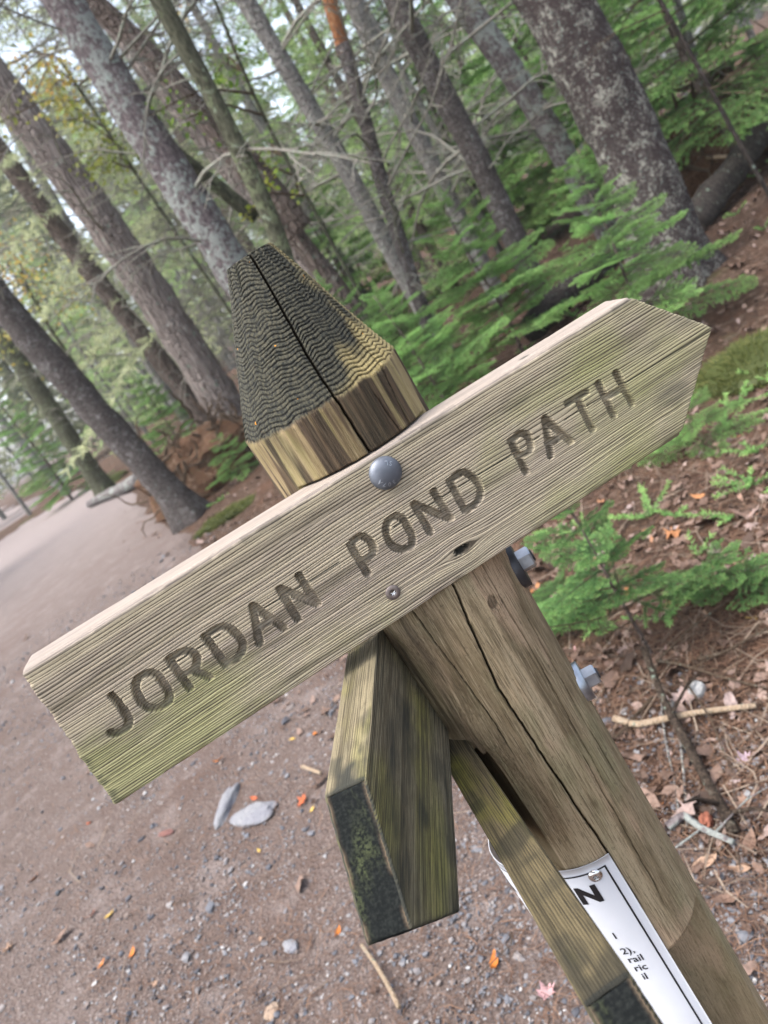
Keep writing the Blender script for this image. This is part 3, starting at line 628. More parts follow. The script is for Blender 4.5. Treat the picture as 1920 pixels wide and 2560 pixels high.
M_needle_near = leafmat('near spruce needles', [(0, (.20, .13, .06)), (.03, (.20, .13, .06)), (.05, (.055, .115, .048)), (.5, (.13, .26, .085)), (1, (.31, .48, .15))], .4)
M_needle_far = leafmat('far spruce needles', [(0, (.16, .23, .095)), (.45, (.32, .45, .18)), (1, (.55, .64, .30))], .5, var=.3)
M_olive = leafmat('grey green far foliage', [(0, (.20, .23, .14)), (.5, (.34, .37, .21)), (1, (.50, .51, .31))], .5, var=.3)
M_yellow = leafmat('autumn leaves', [(0, (.13, .20, .05)), (.4, (.33, .36, .08)), (.75, (.55, .44, .12)), (1, (.58, .33, .12))])
M_lime = leafmat('yellow green leaves', [(0, (.10, .20, .03)), (.5, (.22, .34, .05)), (1, (.45, .45, .06))])
def mat_bark(name, base, base2, lich, amt, scale=9., stretch=.35, lich2=(.22, .28, .22), plates=0.):
    m, nt, b = newmat(name); v = coords(nt); vs = coords(nt, (1, 1, stretch))
    f = noise(nt, vs, scale*6, 5, .65); l = noise(nt, v, scale, 5, .7, .3); l2 = noise(nt, v, scale*3.3, 4, .65); l3 = noise(nt, v, scale*.28, 3, .5)
    c = mix(nt, remap(nt, f, .35, .65), base, base2)
    lm = math_(nt, 'ADD', math_(nt, 'MULTIPLY', l, .5), math_(nt, 'MULTIPLY', l2, .5)); lm = math_(nt, 'ADD', lm, math_(nt, 'MULTIPLY', math_(nt, 'SUBTRACT', l3, .5), .3))
    c = mix(nt, remap(nt, lm, .60-amt*.2, .66-amt*.2, 0, .85), c, lich)
    c = mix(nt, remap(nt, noise(nt, v, scale*1.7, 4, .65), .64-amt*.06, .69-amt*.06, 0, .9), c, lich2)
    h = math_(nt, 'ADD', f, math_(nt, 'MULTIPLY', lm, 1.2))
    if plates:
        wv = N(nt, 'ShaderNodeVectorMath', operation='ADD'); nz_ = N(nt, 'ShaderNodeTexNoise'); nz_.inputs['Scale'].default_value = scale; nt.links.new(v, nz_.inputs['Vector'])
        sc_ = N(nt, 'ShaderNodeVectorMath', operation='SCALE'); sc_.inputs['Scale'].default_value = .12; nt.links.new(nz_.outputs['Color'], sc_.inputs[0]); nt.links.new(vs, wv.inputs[0]); nt.links.new(sc_.outputs[0], wv.inputs[1])
        vo = N(nt, 'ShaderNodeTexVoronoi', feature='DISTANCE_TO_EDGE'); vo.inputs['Scale'].default_value = scale*1.9; nt.links.new(wv.outputs[0], vo.inputs['Vector'])
        e = remap(nt, vo.outputs['Distance'], .0, .16); c = mix(nt, math_(nt, 'MULTIPLY', math_(nt, 'SUBTRACT', 1., e), plates), c, tuple(x*.45 for x in base)); h = math_(nt, 'ADD', h, math_(nt, 'MULTIPLY', e, 1.3))
    setc(nt, b, c, .95, .15); bump(nt, h, .95, .025, b); return m
BK = dict(
    lichen=mat_bark('purple bark with pale lichen', (.034, .026, .026), (.10, .077, .074), (.48, .47, .40), .36, 36., .8, (.42, .54, .46)),
    lichen2=mat_bark('grey bark with lichen sheets', (.075, .060, .062), (.18, .152, .15), (.275, .295, .27), .52, 8., .5, (.32, .375, .33)),
    cedar=mat_bark('smooth grey brown bark', (.13, .106, .094), (.275, .237, .212), (.34, .34, .31), .08, 6., .10, plates=.12),
    brown=mat_bark('brown bark', (.085, .066, .055), (.20, .16, .138), (.27, .26, .22), .12, 8., .16, plates=.15),
    scaly=mat_bark('scaly grey bark', (.068, .056, .052), (.20, .174, .162), (.36, .34, .325), .30, 17., .6, (.33, .40, .35), plates=.3),
    dark=mat_bark('dark mossy bark', (0.041, 0.041, 0.027), (0.101, 0.101, 0.068), (0.149, 0.169, 0.095), .35, 8., .3, (0.216, 0.257, 0.176)),
    pale=mat_bark('pale grey bark', (.17, .157, .145), (.31, .295, .275), (.36, .375, .335), .35, 11., .4, (.29, .34, .26), plates=.25),
    orange=mat_bark('bare orange wood', (0.176, 0.074, 0.034), (0.324, 0.149, 0.068), (0.338, 0.203, 0.108), .1, 9., .1))
BK['char'] = mat_bark('dark rotten bark', (.022, .019, .017), (.07, .058, .05), (.10, .10, .08), .15, 9., .3)
M_twig = mat_bark('grey dead twigs', (.20, .185, .155), (.36, .33, .28), (.33, .36, .29), .4, 30., .3)
M_twigb = mat_bark('brown dead twigs', (.075, .052, .035), (.16, .115, .08), (.2, .17, .13), .1, 30., .3)
M_moss = leafmat('moss', [(0, (.045, .058, .016)), (.5, (.095, .11, .032)), (1, (.18, .185, .06))])

def branch_mesh(seed, twigs=7, L=1., r0=.011, curve=.25, mat=M_twig, nseg=6):
    r = np.random.default_rng(seed); mb = MB()
    def go(p, d, L, rad, depth):
        n = 7; P = [p]; d = np.array(d, float)
        for i in range(n):
            d = d+r.normal(0, .10, 3)+np.array([0, 0, -curve*.10]); d /= np.linalg.norm(d); P.append(P[-1]+d*L/n)
        P = np.array(P); mb.add(*tube(P, np.linspace(rad, rad*.25, n+1), nseg if depth == 0 else 4, False))
        if depth < 2:
            for k in range(twigs if depth == 0 else 4):
                f = r.uniform(.2, .97); i = int(f*n); q = P[i]+(P[i+1]-P[i])*(f*n-i)
                t = P[i+1]-P[i]; t /= np.linalg.norm(t); sd = np.cross(t, [0, 0, 1.])*(1 if r.random() < .5 else -1)
                dd = t*r.uniform(.4, 1)+sd*r.uniform(.6, 1)+np.array([0, 0, r.normal(0, .3)]); go(q, dd/np.linalg.norm(dd), L*(1-.6*f)*r.uniform(.3, .6), rad*.45, depth+1)
    go(np.zeros(3), (1, 0, .1), L, r0, 0)
    return mb.mesh('branch', [mat])
BR = [branch_mesh(100+i, 7+i % 4, 1., .0095, (.2, 1.0, -.6, .5)[i % 4]) for i in range(7)]
BRB = [branch_mesh(200+i, 5, 1., .0085, (.3, .8)[i % 2], M_twigb) for i in range(3)]

def needles(r, P0, P1, dens, nl, nw, fwd=.7):
    """needles all round a twig from P0 to P1: triangles"""
    L = np.linalg.norm(P1-P0); n = max(3, int(L*dens)); t = r.random(n); P = P0+(P1-P0)*t[:, None]
    d = (P1-P0)/L; a = np.cross(d, [0, 0, 1.]); a /= np.linalg.norm(a)+1e-9; b = np.cross(d, a)
    th = r.random(n)*2*math.pi; D = d*fwd+(np.cos(th)[:, None]*a+np.sin(th)[:, None]*b*.75); D /= np.linalg.norm(D, axis=1)[:, None]
    W_ = np.cross(D, r.normal(0, 1, (n, 3))); W_ /= np.linalg.norm(W_, axis=1)[:, None]+1e-9; ll = nl*r.uniform(.7, 1.1, n)
    V = np.stack([P-W_*nw/2, P+W_*nw/2, P+D*ll[:, None]+W_*nw*.25, P+D*ll[:, None]-W_*nw*.25], 1).reshape(-1, 3)
    return V, np.arange(4*n).reshape(n, 4), t
def bough_mesh(seed, L=1., tw=9, dens=420, nl=.03, nw=.005, sub=True, droop=.25, mats=None, name='branch', mb=None, stem=True):
    r = np.random.default_rng(seed); own = mb is None; mb = mb or MB()
    n = 8; x = np.linspace(0, L, n+1); P = np.stack([x, .03*L*vnoise(x*3, seed, 0, 1), -droop*L*(x/L)**1.6+.30*droop*L*(x/L)**4], 1)
    if stem: mb.add(*tube(P, np.linspace(.008*L, .0025*L, n+1), 4, False), m=1)
    def twig(p, d, l, lvl, base):
        q = p+d*l; 
        if stem: mb.add(*tube(np.stack([p, (p+q)/2+np.array([0, 0, .02*l]), q]), [.003*L, .002*L, .0012*L], 3, False), m=1)
        V, Q, t = needles(r, p, q, dens, nl, nw); c = np.where(r.random(len(t)) < .05, 0, np.clip(base+.40*t+r.normal(0, .10, len(t)), .06, 1)); mb.add(V, Q, None, 0, rnd=np.repeat(c, 4))
        if lvl < 1 and sub:
            for s in (-1, 1):
                for f in np.arange(.3, .9, .27):
                    e = d*math.cos(.85)+s*np.cross([0, 0, 1.], d)*math.sin(.85)+np.array([0, 0, r.normal(-.03, .08)]); twig(p+d*l*f, e/np.linalg.norm(e), l*(1-f)*.7+.02, lvl+1, base+.12)
    for i in range(n):
        V, Q, t = needles(r, P[i], P[i+1], dens*.6, nl, nw); mb.add(V, Q, None, 0, rnd=np.repeat(np.clip(.05+.6*(i+t)/n*.8+r.normal(0, .1, len(t)), .06, 1), 4))
    for k in range(tw):
        f = .12+.85*(k+r.uniform(-.2, .2))/tw
        for s in (-1, 1):
            i = min(int(f*n), n-1); p = P[i]+(P[i+1]-P[i])*(f*n-i); d0 = P[i+1]-P[i]; d0 /= np.linalg.norm(d0); a = r.uniform(.75, 1.05)
            d = d0*math.cos(a)+s*np.array([-d0[1], d0[0], 0])*math.sin(a)+np.array([0, 0, r.normal(-.05, .10)]); twig(p, d/np.linalg.norm(d), L*(.46*(1-f)**.75+.07)*r.uniform(.75, 1.1), 0, .12+.15*f)
    return mb.mesh(name, mats or [M_needle, M_twigb]) if own else mb
BOUGH = [bough_mesh(300+i, 1., 8, 560, .0175, .0036, droop=(.15, .3, .05, .22)[i]) for i in range(4)]
BOUGH_NEAR = [bough_mesh(320+i, 1., 5, 680, .034, .0050, sub=True, droop=(.1, .2)[i], mats=[M_needle_near, M_twigb]) for i in range(2)]

def place(me, name, parent, base, p, d, roll=0., sc=1.):
    """a copy of mesh me whose +X points along d, at world point p, under parent standing at base"""
    d = Vector(d).normalized(); z = Vector((0, 0, 1)); y = z.cross(d); y.normalize(); zz = d.cross(y)
    M = Matrix((d, y, zz)).transposed().to_4x4() @ Matrix.Rotation(roll, 4, 'X')
    o = bpy.data.objects.new(name, me); COL.objects.link(o); o.parent = parent
    o.matrix_local = Matrix.Translation(Vector(np.asarray(p)-np.asarray(base))) @ M @ Matrix.Scale(sc, 4); return o

def tree(label, pix, Y, wpx, bark, top=9., dead=0, dl=(.6, 1.4), base_flare=1.25, taper=.6, group=None, cat='tree', name='tree', seed=0, dz=(1.0, 6.), brs=None, thr=None, tophack=None):
    """a trunk through photo points pix (top to bottom) standing at distance Y, carried down to the ground and up to height top"""
    r = np.random.default_rng(seed+500)
    P = [at(x, y, Y) for x, y in pix][::-1]                       # bottom to top
    d = P[1]-P[0]
    if P[0][2] > gz(P[0][0], P[0][1]):
        b = P[0].copy()
        for _ in range(30): b = P[0]-d/d[2]*(P[0][2]-float(gz(b[0], b[1])))
        P = [b]+P
    b = P[0].copy(); d = P[-1]-P[-2]
    if P[-1][2] < top: P.append(P[-1]+d/d[2]*(top-P[-1][2]))
    P = np.array(P); z = np.linspace(b[2]-.12, P[-1][2], max(24, int((P[-1][2]-b[2])/.16)))
    C_ = np.stack([np.interp(z, P[:, 2], P[:, 0]), np.full_like(z, b[1])+.06*(z-b[2])*r.normal(0, .35)*0, z], 1)
    k = np.ones(5)/5
    for a in (0,): C_[2:-2, a] = np.convolve(C_[:, a], k, 'valid')
    fd = (Y*math.cos(PITCH)+(CZ-1.5)*math.sin(PITCH)); rad = wpx/2/F*fd
    R = rad*(1-(z-2.)*(1-taper)/9.); R = np.maximum(R, rad*.12)*(1+(base_flare-1)*np.exp(-np.clip(z-b[2], 0, 9)/(.9*rad+.12)))
    t = thing(name, label, cat, tuple(b), group)
    V, Q, T = tube(C_, R, 20, True, .10, seed); 
    fl = np.exp(-np.clip(V[:, 2]-b[2], 0, 9)/(.8*rad+.08)); ang = np.arctan2(V[:, 1]-b[1], V[:, 0]-b[0]); V[:, :2] += ((V[:, :2]-b[:2])*(.22*np.cos(ang*4+seed)*fl*(base_flare > 1.05))[:, None])
    link('trunk', mesh_np('trunk', V-b, Q, T, [bark]), t)
    for i in range(int(dead*2.9)):
        zz = r.uniform(dz[0], min(dz[1], z[-1]-.3)); c = np.array([np.interp(zz, z, C_[:, 0]), b[1], zz]); a = r.uniform(0, 2*math.pi)
        dd = np.array([math.cos(a), math.sin(a), r.uniform(-.35, .45)]); place((brs or BR)[r.integers(len(brs or BR))], 'branch', t, b, c+dd*rad*.5, dd, r.uniform(-.6, .6), r.uniform(*dl)*1.25)
    return t, b, C_, R

YR = spot(1690, 722)[1]
tree('thick spruce trunk at the right covered in pale green lichen flecks', [(1388, 0), (1594, 405), (1672, 650)], YR, 166, BK['lichen'], 9, 4, (.5, .9), 1.35, .8, seed=1, dz=(2.6, 3.6))
tree('large leaning trunk with grey lichen sheets beside the post top', [(156, 0), (376, 347), (524, 579)], 6.6, 92, BK['lichen2'], 10, 12, (.7, 1.5), 1.3, .75, seed=2, dz=(2.0, 6.5))
tree('smooth grey brown trunk running down to the left of the post top', [(0, 215), (205, 480), (405, 768), (560, 1010)], 11.4, 92, BK['cedar'], 12, 10, (.9, 1.9), 1.3, .72, seed=3, dz=(2.2, 8))
tree('slim brown trunk close behind the smooth grey brown one', [(120, 540), (191, 635), (405, 905), (538, 1080)], 14.2, 47, BK['brown'], 10, 8, (.7, 1.6), 1.2, .8, seed=4, dz=(2, 7))
tree('slim grey trunk half hidden by the slim brown trunk', [(200, 620), (290, 780), (400, 950), (440, 1010)], 16., 26, BK['pale'], 9, 4, (.6, 1.3), 1.1, .8, seed=44, dz=(2, 6))
tree('scaly leaning trunk standing at the edge of the gravel path', [(0, 752), (69, 838), (174, 952), (243, 1033), (324, 1121), (405, 1208), (463, 1275)], spot(487, 1294)[1], 74, BK['scaly'], 9, 5, (.5, 1.2), 1.5, .85, seed=5, dz=(3.2, 6))
tree('dark trunk with a mossy foot left of the scaly leaning trunk', [(0, 840), (120, 1010), (210, 1150), (255, 1215)], spot(262, 1216)[1]*.86, 44, BK['dark'], 9, 4, (.7, 1.5), 1.35, .85, seed=6, dz=(3, 6))
tree('pale bare trunk far down the path at the left edge', [(0, 1046), (60, 1115), (118, 1178)], 31, 21, BK['pale'], 7, 0, seed=7, base_flare=1.05)
tree('thin pale trunk at the far left edge of the picture', [(0, 1185), (32, 1228)], 33, 10, BK['pale'], 4, 0, seed=77, base_flare=1.05)
tree('dark olive young trunk crossing in front of the others at upper left', [(399, 0), (492, 174), (579, 324), (637, 463), (694, 579), (712, 637)], 6.0, 43, BK['dark'], 9, 4, (.4, .8), 1.1, .9, seed=9, dz=(2.6, 5))
tree('dark curving trunk behind the lichen sheeted trunk', [(225, 0), (324, 87), (405, 162), (492, 272), (590, 400), (700, 540)], 7.8, 50, BK['brown'], 10, 5, (.5, 1.2), 1.1, .8, seed=10, dz=(2.5, 6))
tree('olive brown trunk just left of the dark curving trunk', [(240, 10), (370, 174), (463, 290), (580, 430), (690, 560)], 9.4, 48, BK['cedar'], 10, 4, (.6, 1.3), 1.1, .8, seed=11, dz=(2.5, 7))
tree('straight pale grey trunk right of the dark olive young trunk', [(613, 0), (694, 133), (781, 278), (851, 394), (938, 556)], 8.6, 43, BK['pale'], 10, 7, (.9, 1.9), 1.1, .8, seed=12, dz=(1.6, 5))
_zt = float(at(853, 112, 7.6)[2])
t13, b13, _, R13 = tree('narrow dark trunk with knobbly bark beneath a bare orange top', [(854, 116), (868, 145), (926, 347), (949, 440), (965, 490)], 7.6, 36, BK['scaly'], _zt, 6, (.6, 1.3), 1.1, .85, seed=13, dz=(1.2, 4))
_o = [at(862, 135, 7.6), at(851, 105, 7.6), at(822, 0, 7.6), at(800, -80, 7.6)]; V, Q, T = tube(np.array([_o[0]+(_o[3]-_o[0])*k/14 for k in range(15)]), np.linspace(.066, .058, 15), 16, True, .14, 14)
link('bare_wood', mesh_np('bare_wood', V-b13, Q, T, [BK['orange']]), t13)['label'] = 'bare orange broken top'
tree('pale slender trunk standing behind the narrow dark trunk', [(880, 0), (960, 174), (1076, 405)], 10.5, 44, BK['pale'], 10, 6, (.9, 1.9), 1.1, .8, seed=15, dz=(1.4, 5))
tree('reddish scaly trunk left of the green spruce sapling', [(990, 0), (1075, 174), (1190, 385), (1267, 556)], 8.0, 58, BK['scaly'], 10, 7, (.9, 1.9), 1.15, .8, seed=16, dz=(1.4, 4.5))
tree('grey lichen trunk between the reddish trunk and the thick one', [(1151, 0), (1250, 135), (1330, 249), (1400, 370)], 9.2, 62, BK['lichen2'], 10, 6, (.9, 1.9), 1.1, .8, seed=17, dz=(1.2, 4.5))
tree('thin dead sapling leaning over the bank at right', [(1689, 69), (1770, 208), (1828, 324), (1909, 463)], 5.6, 11, BK['char'], 3.4, 3, (.4, .7), 1.05, .8, seed=18, dz=(1.2, 2.6), brs=BRB)
tree('thin pale sapling behind the thick lichen trunk', [(1700, 30), (1760, 215), (1816, 393)], 8.4, 19, BK['pale'], 5, 3, (.4, .9), 1.05, .8, seed=19, dz=(1.2, 3))
tree('thin pale stem at the upper right corner', [(1830, -20), (1880, 90), (1920, 190)], 9.5, 17, BK['pale'], 5, 2, (.5, .9), 1.05, .8, seed=20, dz=(1.2, 3))

# the leaning broken trunk with a brown torn end
def log(name, label, A, B, r0, r1, bark, cat='log', seed=0, moss=False):
    A, B = np.asarray(A, float), np.asarray(B, float); n = 18; t = np.linspace(0, 1, n)[:, None]; P = A+(B-A)*t; P[:, 2] += .04*np.linalg.norm(B-A)*np.sin(t[:, 0]*math.pi)*.3*vnoise(seed)
    P = P+.02*np.stack([vnoise(t[:, 0]*5, i, 0, seed) for i in range(3)], 1)*np.linalg.norm(B-A)*.3
    V, Q, T = tube(P, np.linspace(r0, r1, n), 16, True, .18, seed); base = (A+B)/2
    o = link(name, mesh_np(name, V-base, Q, T, [bark])); o.location = base; tag(o, label, cat); return o
log('leaning_snag', 'broken mossy trunk leaning against the dark olive young trunk', at(760, 570, 7.4), at(600, 370, 7.4), .10, .085, BK['brown'], 'log', 3)
log('leaning_snag', 'bent mossy limb joining the dark olive young trunk low down', at(640, 545, 6.9), at(430, 375, 6.9), .060, .055, BK['dark'], 'log', 4)

def sapling(name, label, base, H, Lmax, nb, boughs, seed, lean=(0, 0), start=.18, group=None, cat='sapling', stem=.012, up=.35, bark=None, low_dead=0):
    r = np.random.default_rng(seed); base = np.asarray(base, float); t = thing(name, label, cat, tuple(base), group)
    zz = np.linspace(-.05, H, 14); P = np.stack([lean[0]*zz+.02*H*vnoise(zz*3/H, 0, 0, seed), lean[1]*zz+.02*H*vnoise(zz*3/H, 9, 0, seed), zz], 1)
    V, Q, T = tube(P, np.linspace(stem*H, stem*H*.2, 14), 8); link('trunk', mesh_np('trunk', V, Q, T, [bark or BK['brown']]), t)
    for i in range(nb):
        f = start+(1-start)*((i+.5)/nb)**.9; a = i*2.39996+r.uniform(-.4, .4); L = Lmax*((1-f)**.8*.95+.13)*r.uniform(.75, 1.15)
        p = base+np.array([np.interp(f*H, zz, P[:, 0]), np.interp(f*H, zz, P[:, 1]), f*H]); d = np.array([math.cos(a), math.sin(a), up*(f-.25)*1.6+r.uniform(-.08, .15)])
        place(boughs[r.integers(len(boughs))], 'branch', t, base, p, d, r.uniform(-.3, .3), L)
    place(boughs[0], 'branch', t, base, base+np.array([P[-2, 0], P[-2, 1], H*.9]), (.05, .02, 1), 0, H*.16)
    for i in range(low_dead):
        f = r.uniform(.05, .5); a = r.uniform(0, 6.28); p = base+np.array([0, 0, f*H]); place(BRB[i % 3], 'branch', t, base, p, (math.cos(a), math.sin(a), r.uniform(-.2, .3)), 0, H*r.uniform(.25, .55))
    return t
def at_z(x, y, Y): q = at(x, y, Y); return np.array([q[0], q[1], float(gz(q[0], q[1]))])
sapling('spruce_sapling', 'bright green spruce sapling right of the post top in the middle of the picture', spot(1325, 905), 1.55, .95, 40, BOUGH, 31, (-.02, 0), .16, low_dead=7)
sapling('spruce_sapling', 'green spruce sapling in front of the foot of the thick lichen trunk', spot(1650, 885), 1.30, .80, 34, BOUGH, 32, (.05, 0), .2, low_dead=6)
sapling('spruce_sapling', 'darker spruce sapling behind the right slope of the post top', spot(1090, 965), 1.0, .75, 30, BOUGH, 33, (-.03, 0), .2, low_dead=4)
sapling('spruce_sapling', 'feathery spruce sapling filling the gap between the post top and the bright sapling', at_z(985, 790, 5.4), 1.30, .85, 36, BOUGH, 48, (-.02, 0), .12, low_dead=5)
sapling('spruce_sapling', 'small spruce sapling with pale new tips below the right end of the lettered board', spot(1640, 1640), .74, .36, 17, BOUGH_NEAR, 34, (-.03, .02), .28, stem=.011, up=.55, low_dead=9)
sapling('spruce_sapling', 'tiny spruce seedling right of the small spruce sapling at the right edge', spot(1850, 1500), .22, .26, 14, BOUGH_NEAR, 35, (0, 0), .1, stem=.011, low_dead=2)
sapling('spruce_sapling', 'low spruce sprig under the tip of the lettered board', spot(1765, 1120), .28, .36, 14, BOUGH, 36, (0, 0), .1, stem=.011)
sapling('spruce_sapling', 'bright green young spruce between the scaly trunk and the slim brown trunk', at_z(415, 1050, 14.5), 1.9, 1.1, 40, BOUGH, 37, (0, 0), .05)
sapling('spruce_sapling', 'small green spruce tuft behind the left foot of the post cone', spot(610, 1190), .62, .55, 22, BOUGH, 38, (0, 0), .08)
sapling('spruce_sapling', 'dark spruce bush behind the top of the post', at_z(850, 800, 6.4), 1.55, .9, 34, BOUGH, 39, (0, 0), .15)
sapling('spruce_sapling', 'low green spruce hugging the ground behind the two nuts', spot(1440, 1560), .20, .34, 14, BOUGH_NEAR, 40, (0, 0), .1, stem=.01, low_dead=2)
sapling('spruce_tree', 'young spruce with hanging green boughs at the upper right corner', at_z(1790, 300, 8.0), 4.2, 1.7, 60, BOUGH, 41, (0, 0), .10, cat='spruce')
sapling('spruce_tree', 'young spruce behind the thick trunk with light green boughs', at_z(1600, 250, 10.5), 4.6, 1.8, 60, BOUGH, 42, (0, 0), .08, cat='spruce')
sapling('spruce_tree', 'young spruce behind the grey lichen trunk', at_z(1350, 250, 12.), 4.8, 1.8, 60, BOUGH, 43, (0, 0), .06, cat='spruce')
sapling('spruce_tree', 'young spruce standing far behind the pale slender trunk', at_z(1120, 330, 13.), 5.2, 1.9, 60, BOUGH, 45, (0, 0), .05, cat='spruce')
sapling('spruce_tree', 'young spruce seen past the straight pale grey trunk', at_z(800, 600, 13.5), 3.4, 1.6, 50, BOUGH, 46, (0, 0), .05, cat='spruce')
sapling('spruce_tree', 'leafy young spruce left of the dark mossy footed trunk', at_z(40, 1060, 27.), 5.0, 1.6, 56, BOUGH, 47, (0, 0), .04, cat='spruce')

# conifers further back: shared crowns
def crown_mesh(seed, H, Rm, nb, mats, dens, nl, nw, start=.12, tw=5):
    r = np.random.default_rng(seed); mb = MB()
    for i in range(nb):
        f = start+(1-start)*(i+.5)/nb; a = i*2.39996+r.uniform(-.5, .5); L = Rm*((1-f)**.7+.08)*r.uniform(.6, 1.15); t = MB(); bough_mesh(seed*99+i, 1., tw, dens, nl, nw, False, r.uniform(.15, .5), mb=t, stem=False)
        V = np.concatenate(t.V)*L; el = .3*(f-.4)+r.uniform(-.15, .15); ca, sa, ce, se = math.cos(a), math.sin(a), math.cos(el), math.sin(el)
        x, y, z = V.T; x, z = x*ce-z*se, x*se+z*ce; V = np.stack([x*ca-y*sa, x*sa+y*ca, z+f*H], 1)
        mb.add(V, np.concatenate(t.Q), None, 0, rnd=np.concatenate(t.A['rnd']))
    return mb.mesh('crown', mats)
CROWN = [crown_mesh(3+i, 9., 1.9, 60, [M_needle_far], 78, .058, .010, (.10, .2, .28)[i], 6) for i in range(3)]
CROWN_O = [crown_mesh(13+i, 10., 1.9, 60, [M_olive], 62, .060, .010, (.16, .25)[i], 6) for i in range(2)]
def twig_crown(seed, H, nb, thick=.010):
    r = np.random.default_rng(seed); mb = MB()
    for i in range(nb):
        z = r.uniform(.12, 1)*H; a = r.uniform(0, 6.28); L = r.uniform(.5, 1.7)*(1-.6*z/H); p = np.array([0, 0, z]); d = np.array([math.cos(a), math.sin(a), r.uniform(-.3, .5)]); P = [p]
        for k in range(5): d = d+r.normal(0, .22, 3); d /= np.linalg.norm(d); P.append(P[-1]+d*L/5)
        mb.add(*tube(P, np.linspace(thick, .004, 6), 3, False))
        for k in range(5):
            q = P[r.integers(1, 5)]; e = d+r.normal(0, .6, 3); e /= np.linalg.norm(e); mb.add(*tube([q, q+e*L*.25, q+e*L*.25+np.array([e[0], e[1], e[2]-.4])*L*.25], [.008, .006, .004], 3, False))
    return mb.mesh('crown', [M_twig])
CROWN_T = [twig_crown(5+i, 9., 190) for i in range(2)]
_tv, _tq, _tt = tube(np.stack([.05*np.sin(np.linspace(0, 5, 12)), 0*np.linspace(0, 1, 12), np.linspace(-.2, 9.8, 12)], 1), np.linspace(.085, .02, 12), 8, True, .1, 3)
TRUNKS = [mesh_np('trunk', _tv, _tq, _tt, [BK[k]]) for k in ('pale', 'brown', 'lichen2')]
def px_of(p):
    q = np.asarray(p)-CAM; zc = q@_fw; return 960+F*(q@CR)/zc
NAMED = []
for o in list(COL.objects):
    if o.parent is None and o.get('category') == 'tree': NAMED.append((px_of(np.array(o.location)+[0, 0, 2.2]), o.location.y, o['label']))
r = np.random.default_rng(77); used = {}
kinds = ((CROWN, 'green spruce', 'green spruces in the woods'), (CROWN_O, 'grey green conifer', 'grey green conifers in the woods'), (CROWN_T, 'bare twiggy tree', 'bare twiggy trees in the woods'))
cnt = 0; spots_ = []
TALL = [(1050, 12.2, .9, 2), (250, 12.5, 1.0, 2), (880, 13, 1.0, 0), (1180, 14, .9, 0), (1000, 16, 1.1, 0), (300, 17.5, 1.7, 1), (60, 14.5, 1.5, 1), (820, 19, 1.5, 0), (480, 24, 2.0, 1), (760, 23, 1.7, 1), (620, 14, 1.3, 0), (380, 22, 1.9, 1), (20, 19, 1.7, 1)]
while cnt < 52:
    yy = 10.5+25*r.random()**.8; xx = r.uniform(-.80, .62)*yy; fixed = None
    if TALL: fixed = TALL.pop(0); yy = fixed[1]; xx = float(at(fixed[0], 250, yy)[0])
    if fixed is None and -5.2 < xx-path_edge(yy) < .6 and yy > 3: continue
    if fixed is None and any((xx-a)**2+(yy-b)**2 < 2.6 for a, b in spots_): continue
    wd = r.uniform(.8, 1.15); spots_.append((xx, yy)); left = xx/yy < -.02
    k = r.choice(3, p=(.38, .40, .22) if left else (.70, .14, .16)); k = fixed[3] if fixed else k; cr, kd, grp = kinds[k]
    b = (xx, yy, float(gz(xx, yy))); s = fixed[2] if fixed else r.uniform(.75, 1.3) if left else r.uniform(.55, .9)
    xp = px_of(np.array(b)+[0, 0, 2.2]); nx = min(NAMED, key=lambda a: abs(a[0]-xp)); short = nx[2].split(' standing ')[0].split(' running ')[0].split(' covered ')[0].split(' crossing ')[0].split(' beside ')[0].split(' with a ')[0].split(' close ')[0].split(' half ')[0]
    lab = ('tall ' if s > 1.05 else 'low ' if s < .7 else '')+('broad ' if wd > 1.03 else 'narrow ' if wd < .9 else '')+kd+(' well' if yy > 22 else '')+' behind and '+('left' if xp < nx[0] else 'right')+' of the '+short
    lab = ' '.join(lab.split()[:15]);     t = thing('bare_tree' if k == 2 else 'spruce_tree', lab, 'tree', b, grp); used.setdefault(lab, []).append((yy, t))
    t.rotation_euler = (r.normal(0, .03), r.normal(0, .03), r.uniform(0, 6.28)); t.scale = (s*wd,)*2+(s,)
    o = link('trunk', TRUNKS[r.integers(3)], t); link('crown', cr[r.integers(len(cr))], t); cnt += 1

for lab, l in used.items():
    if len(l) == 2:
        l.sort(key=lambda a: a[0]); l[0][1]['label'] = 'nearer '+lab; l[1][1]['label'] = 'farther '+lab

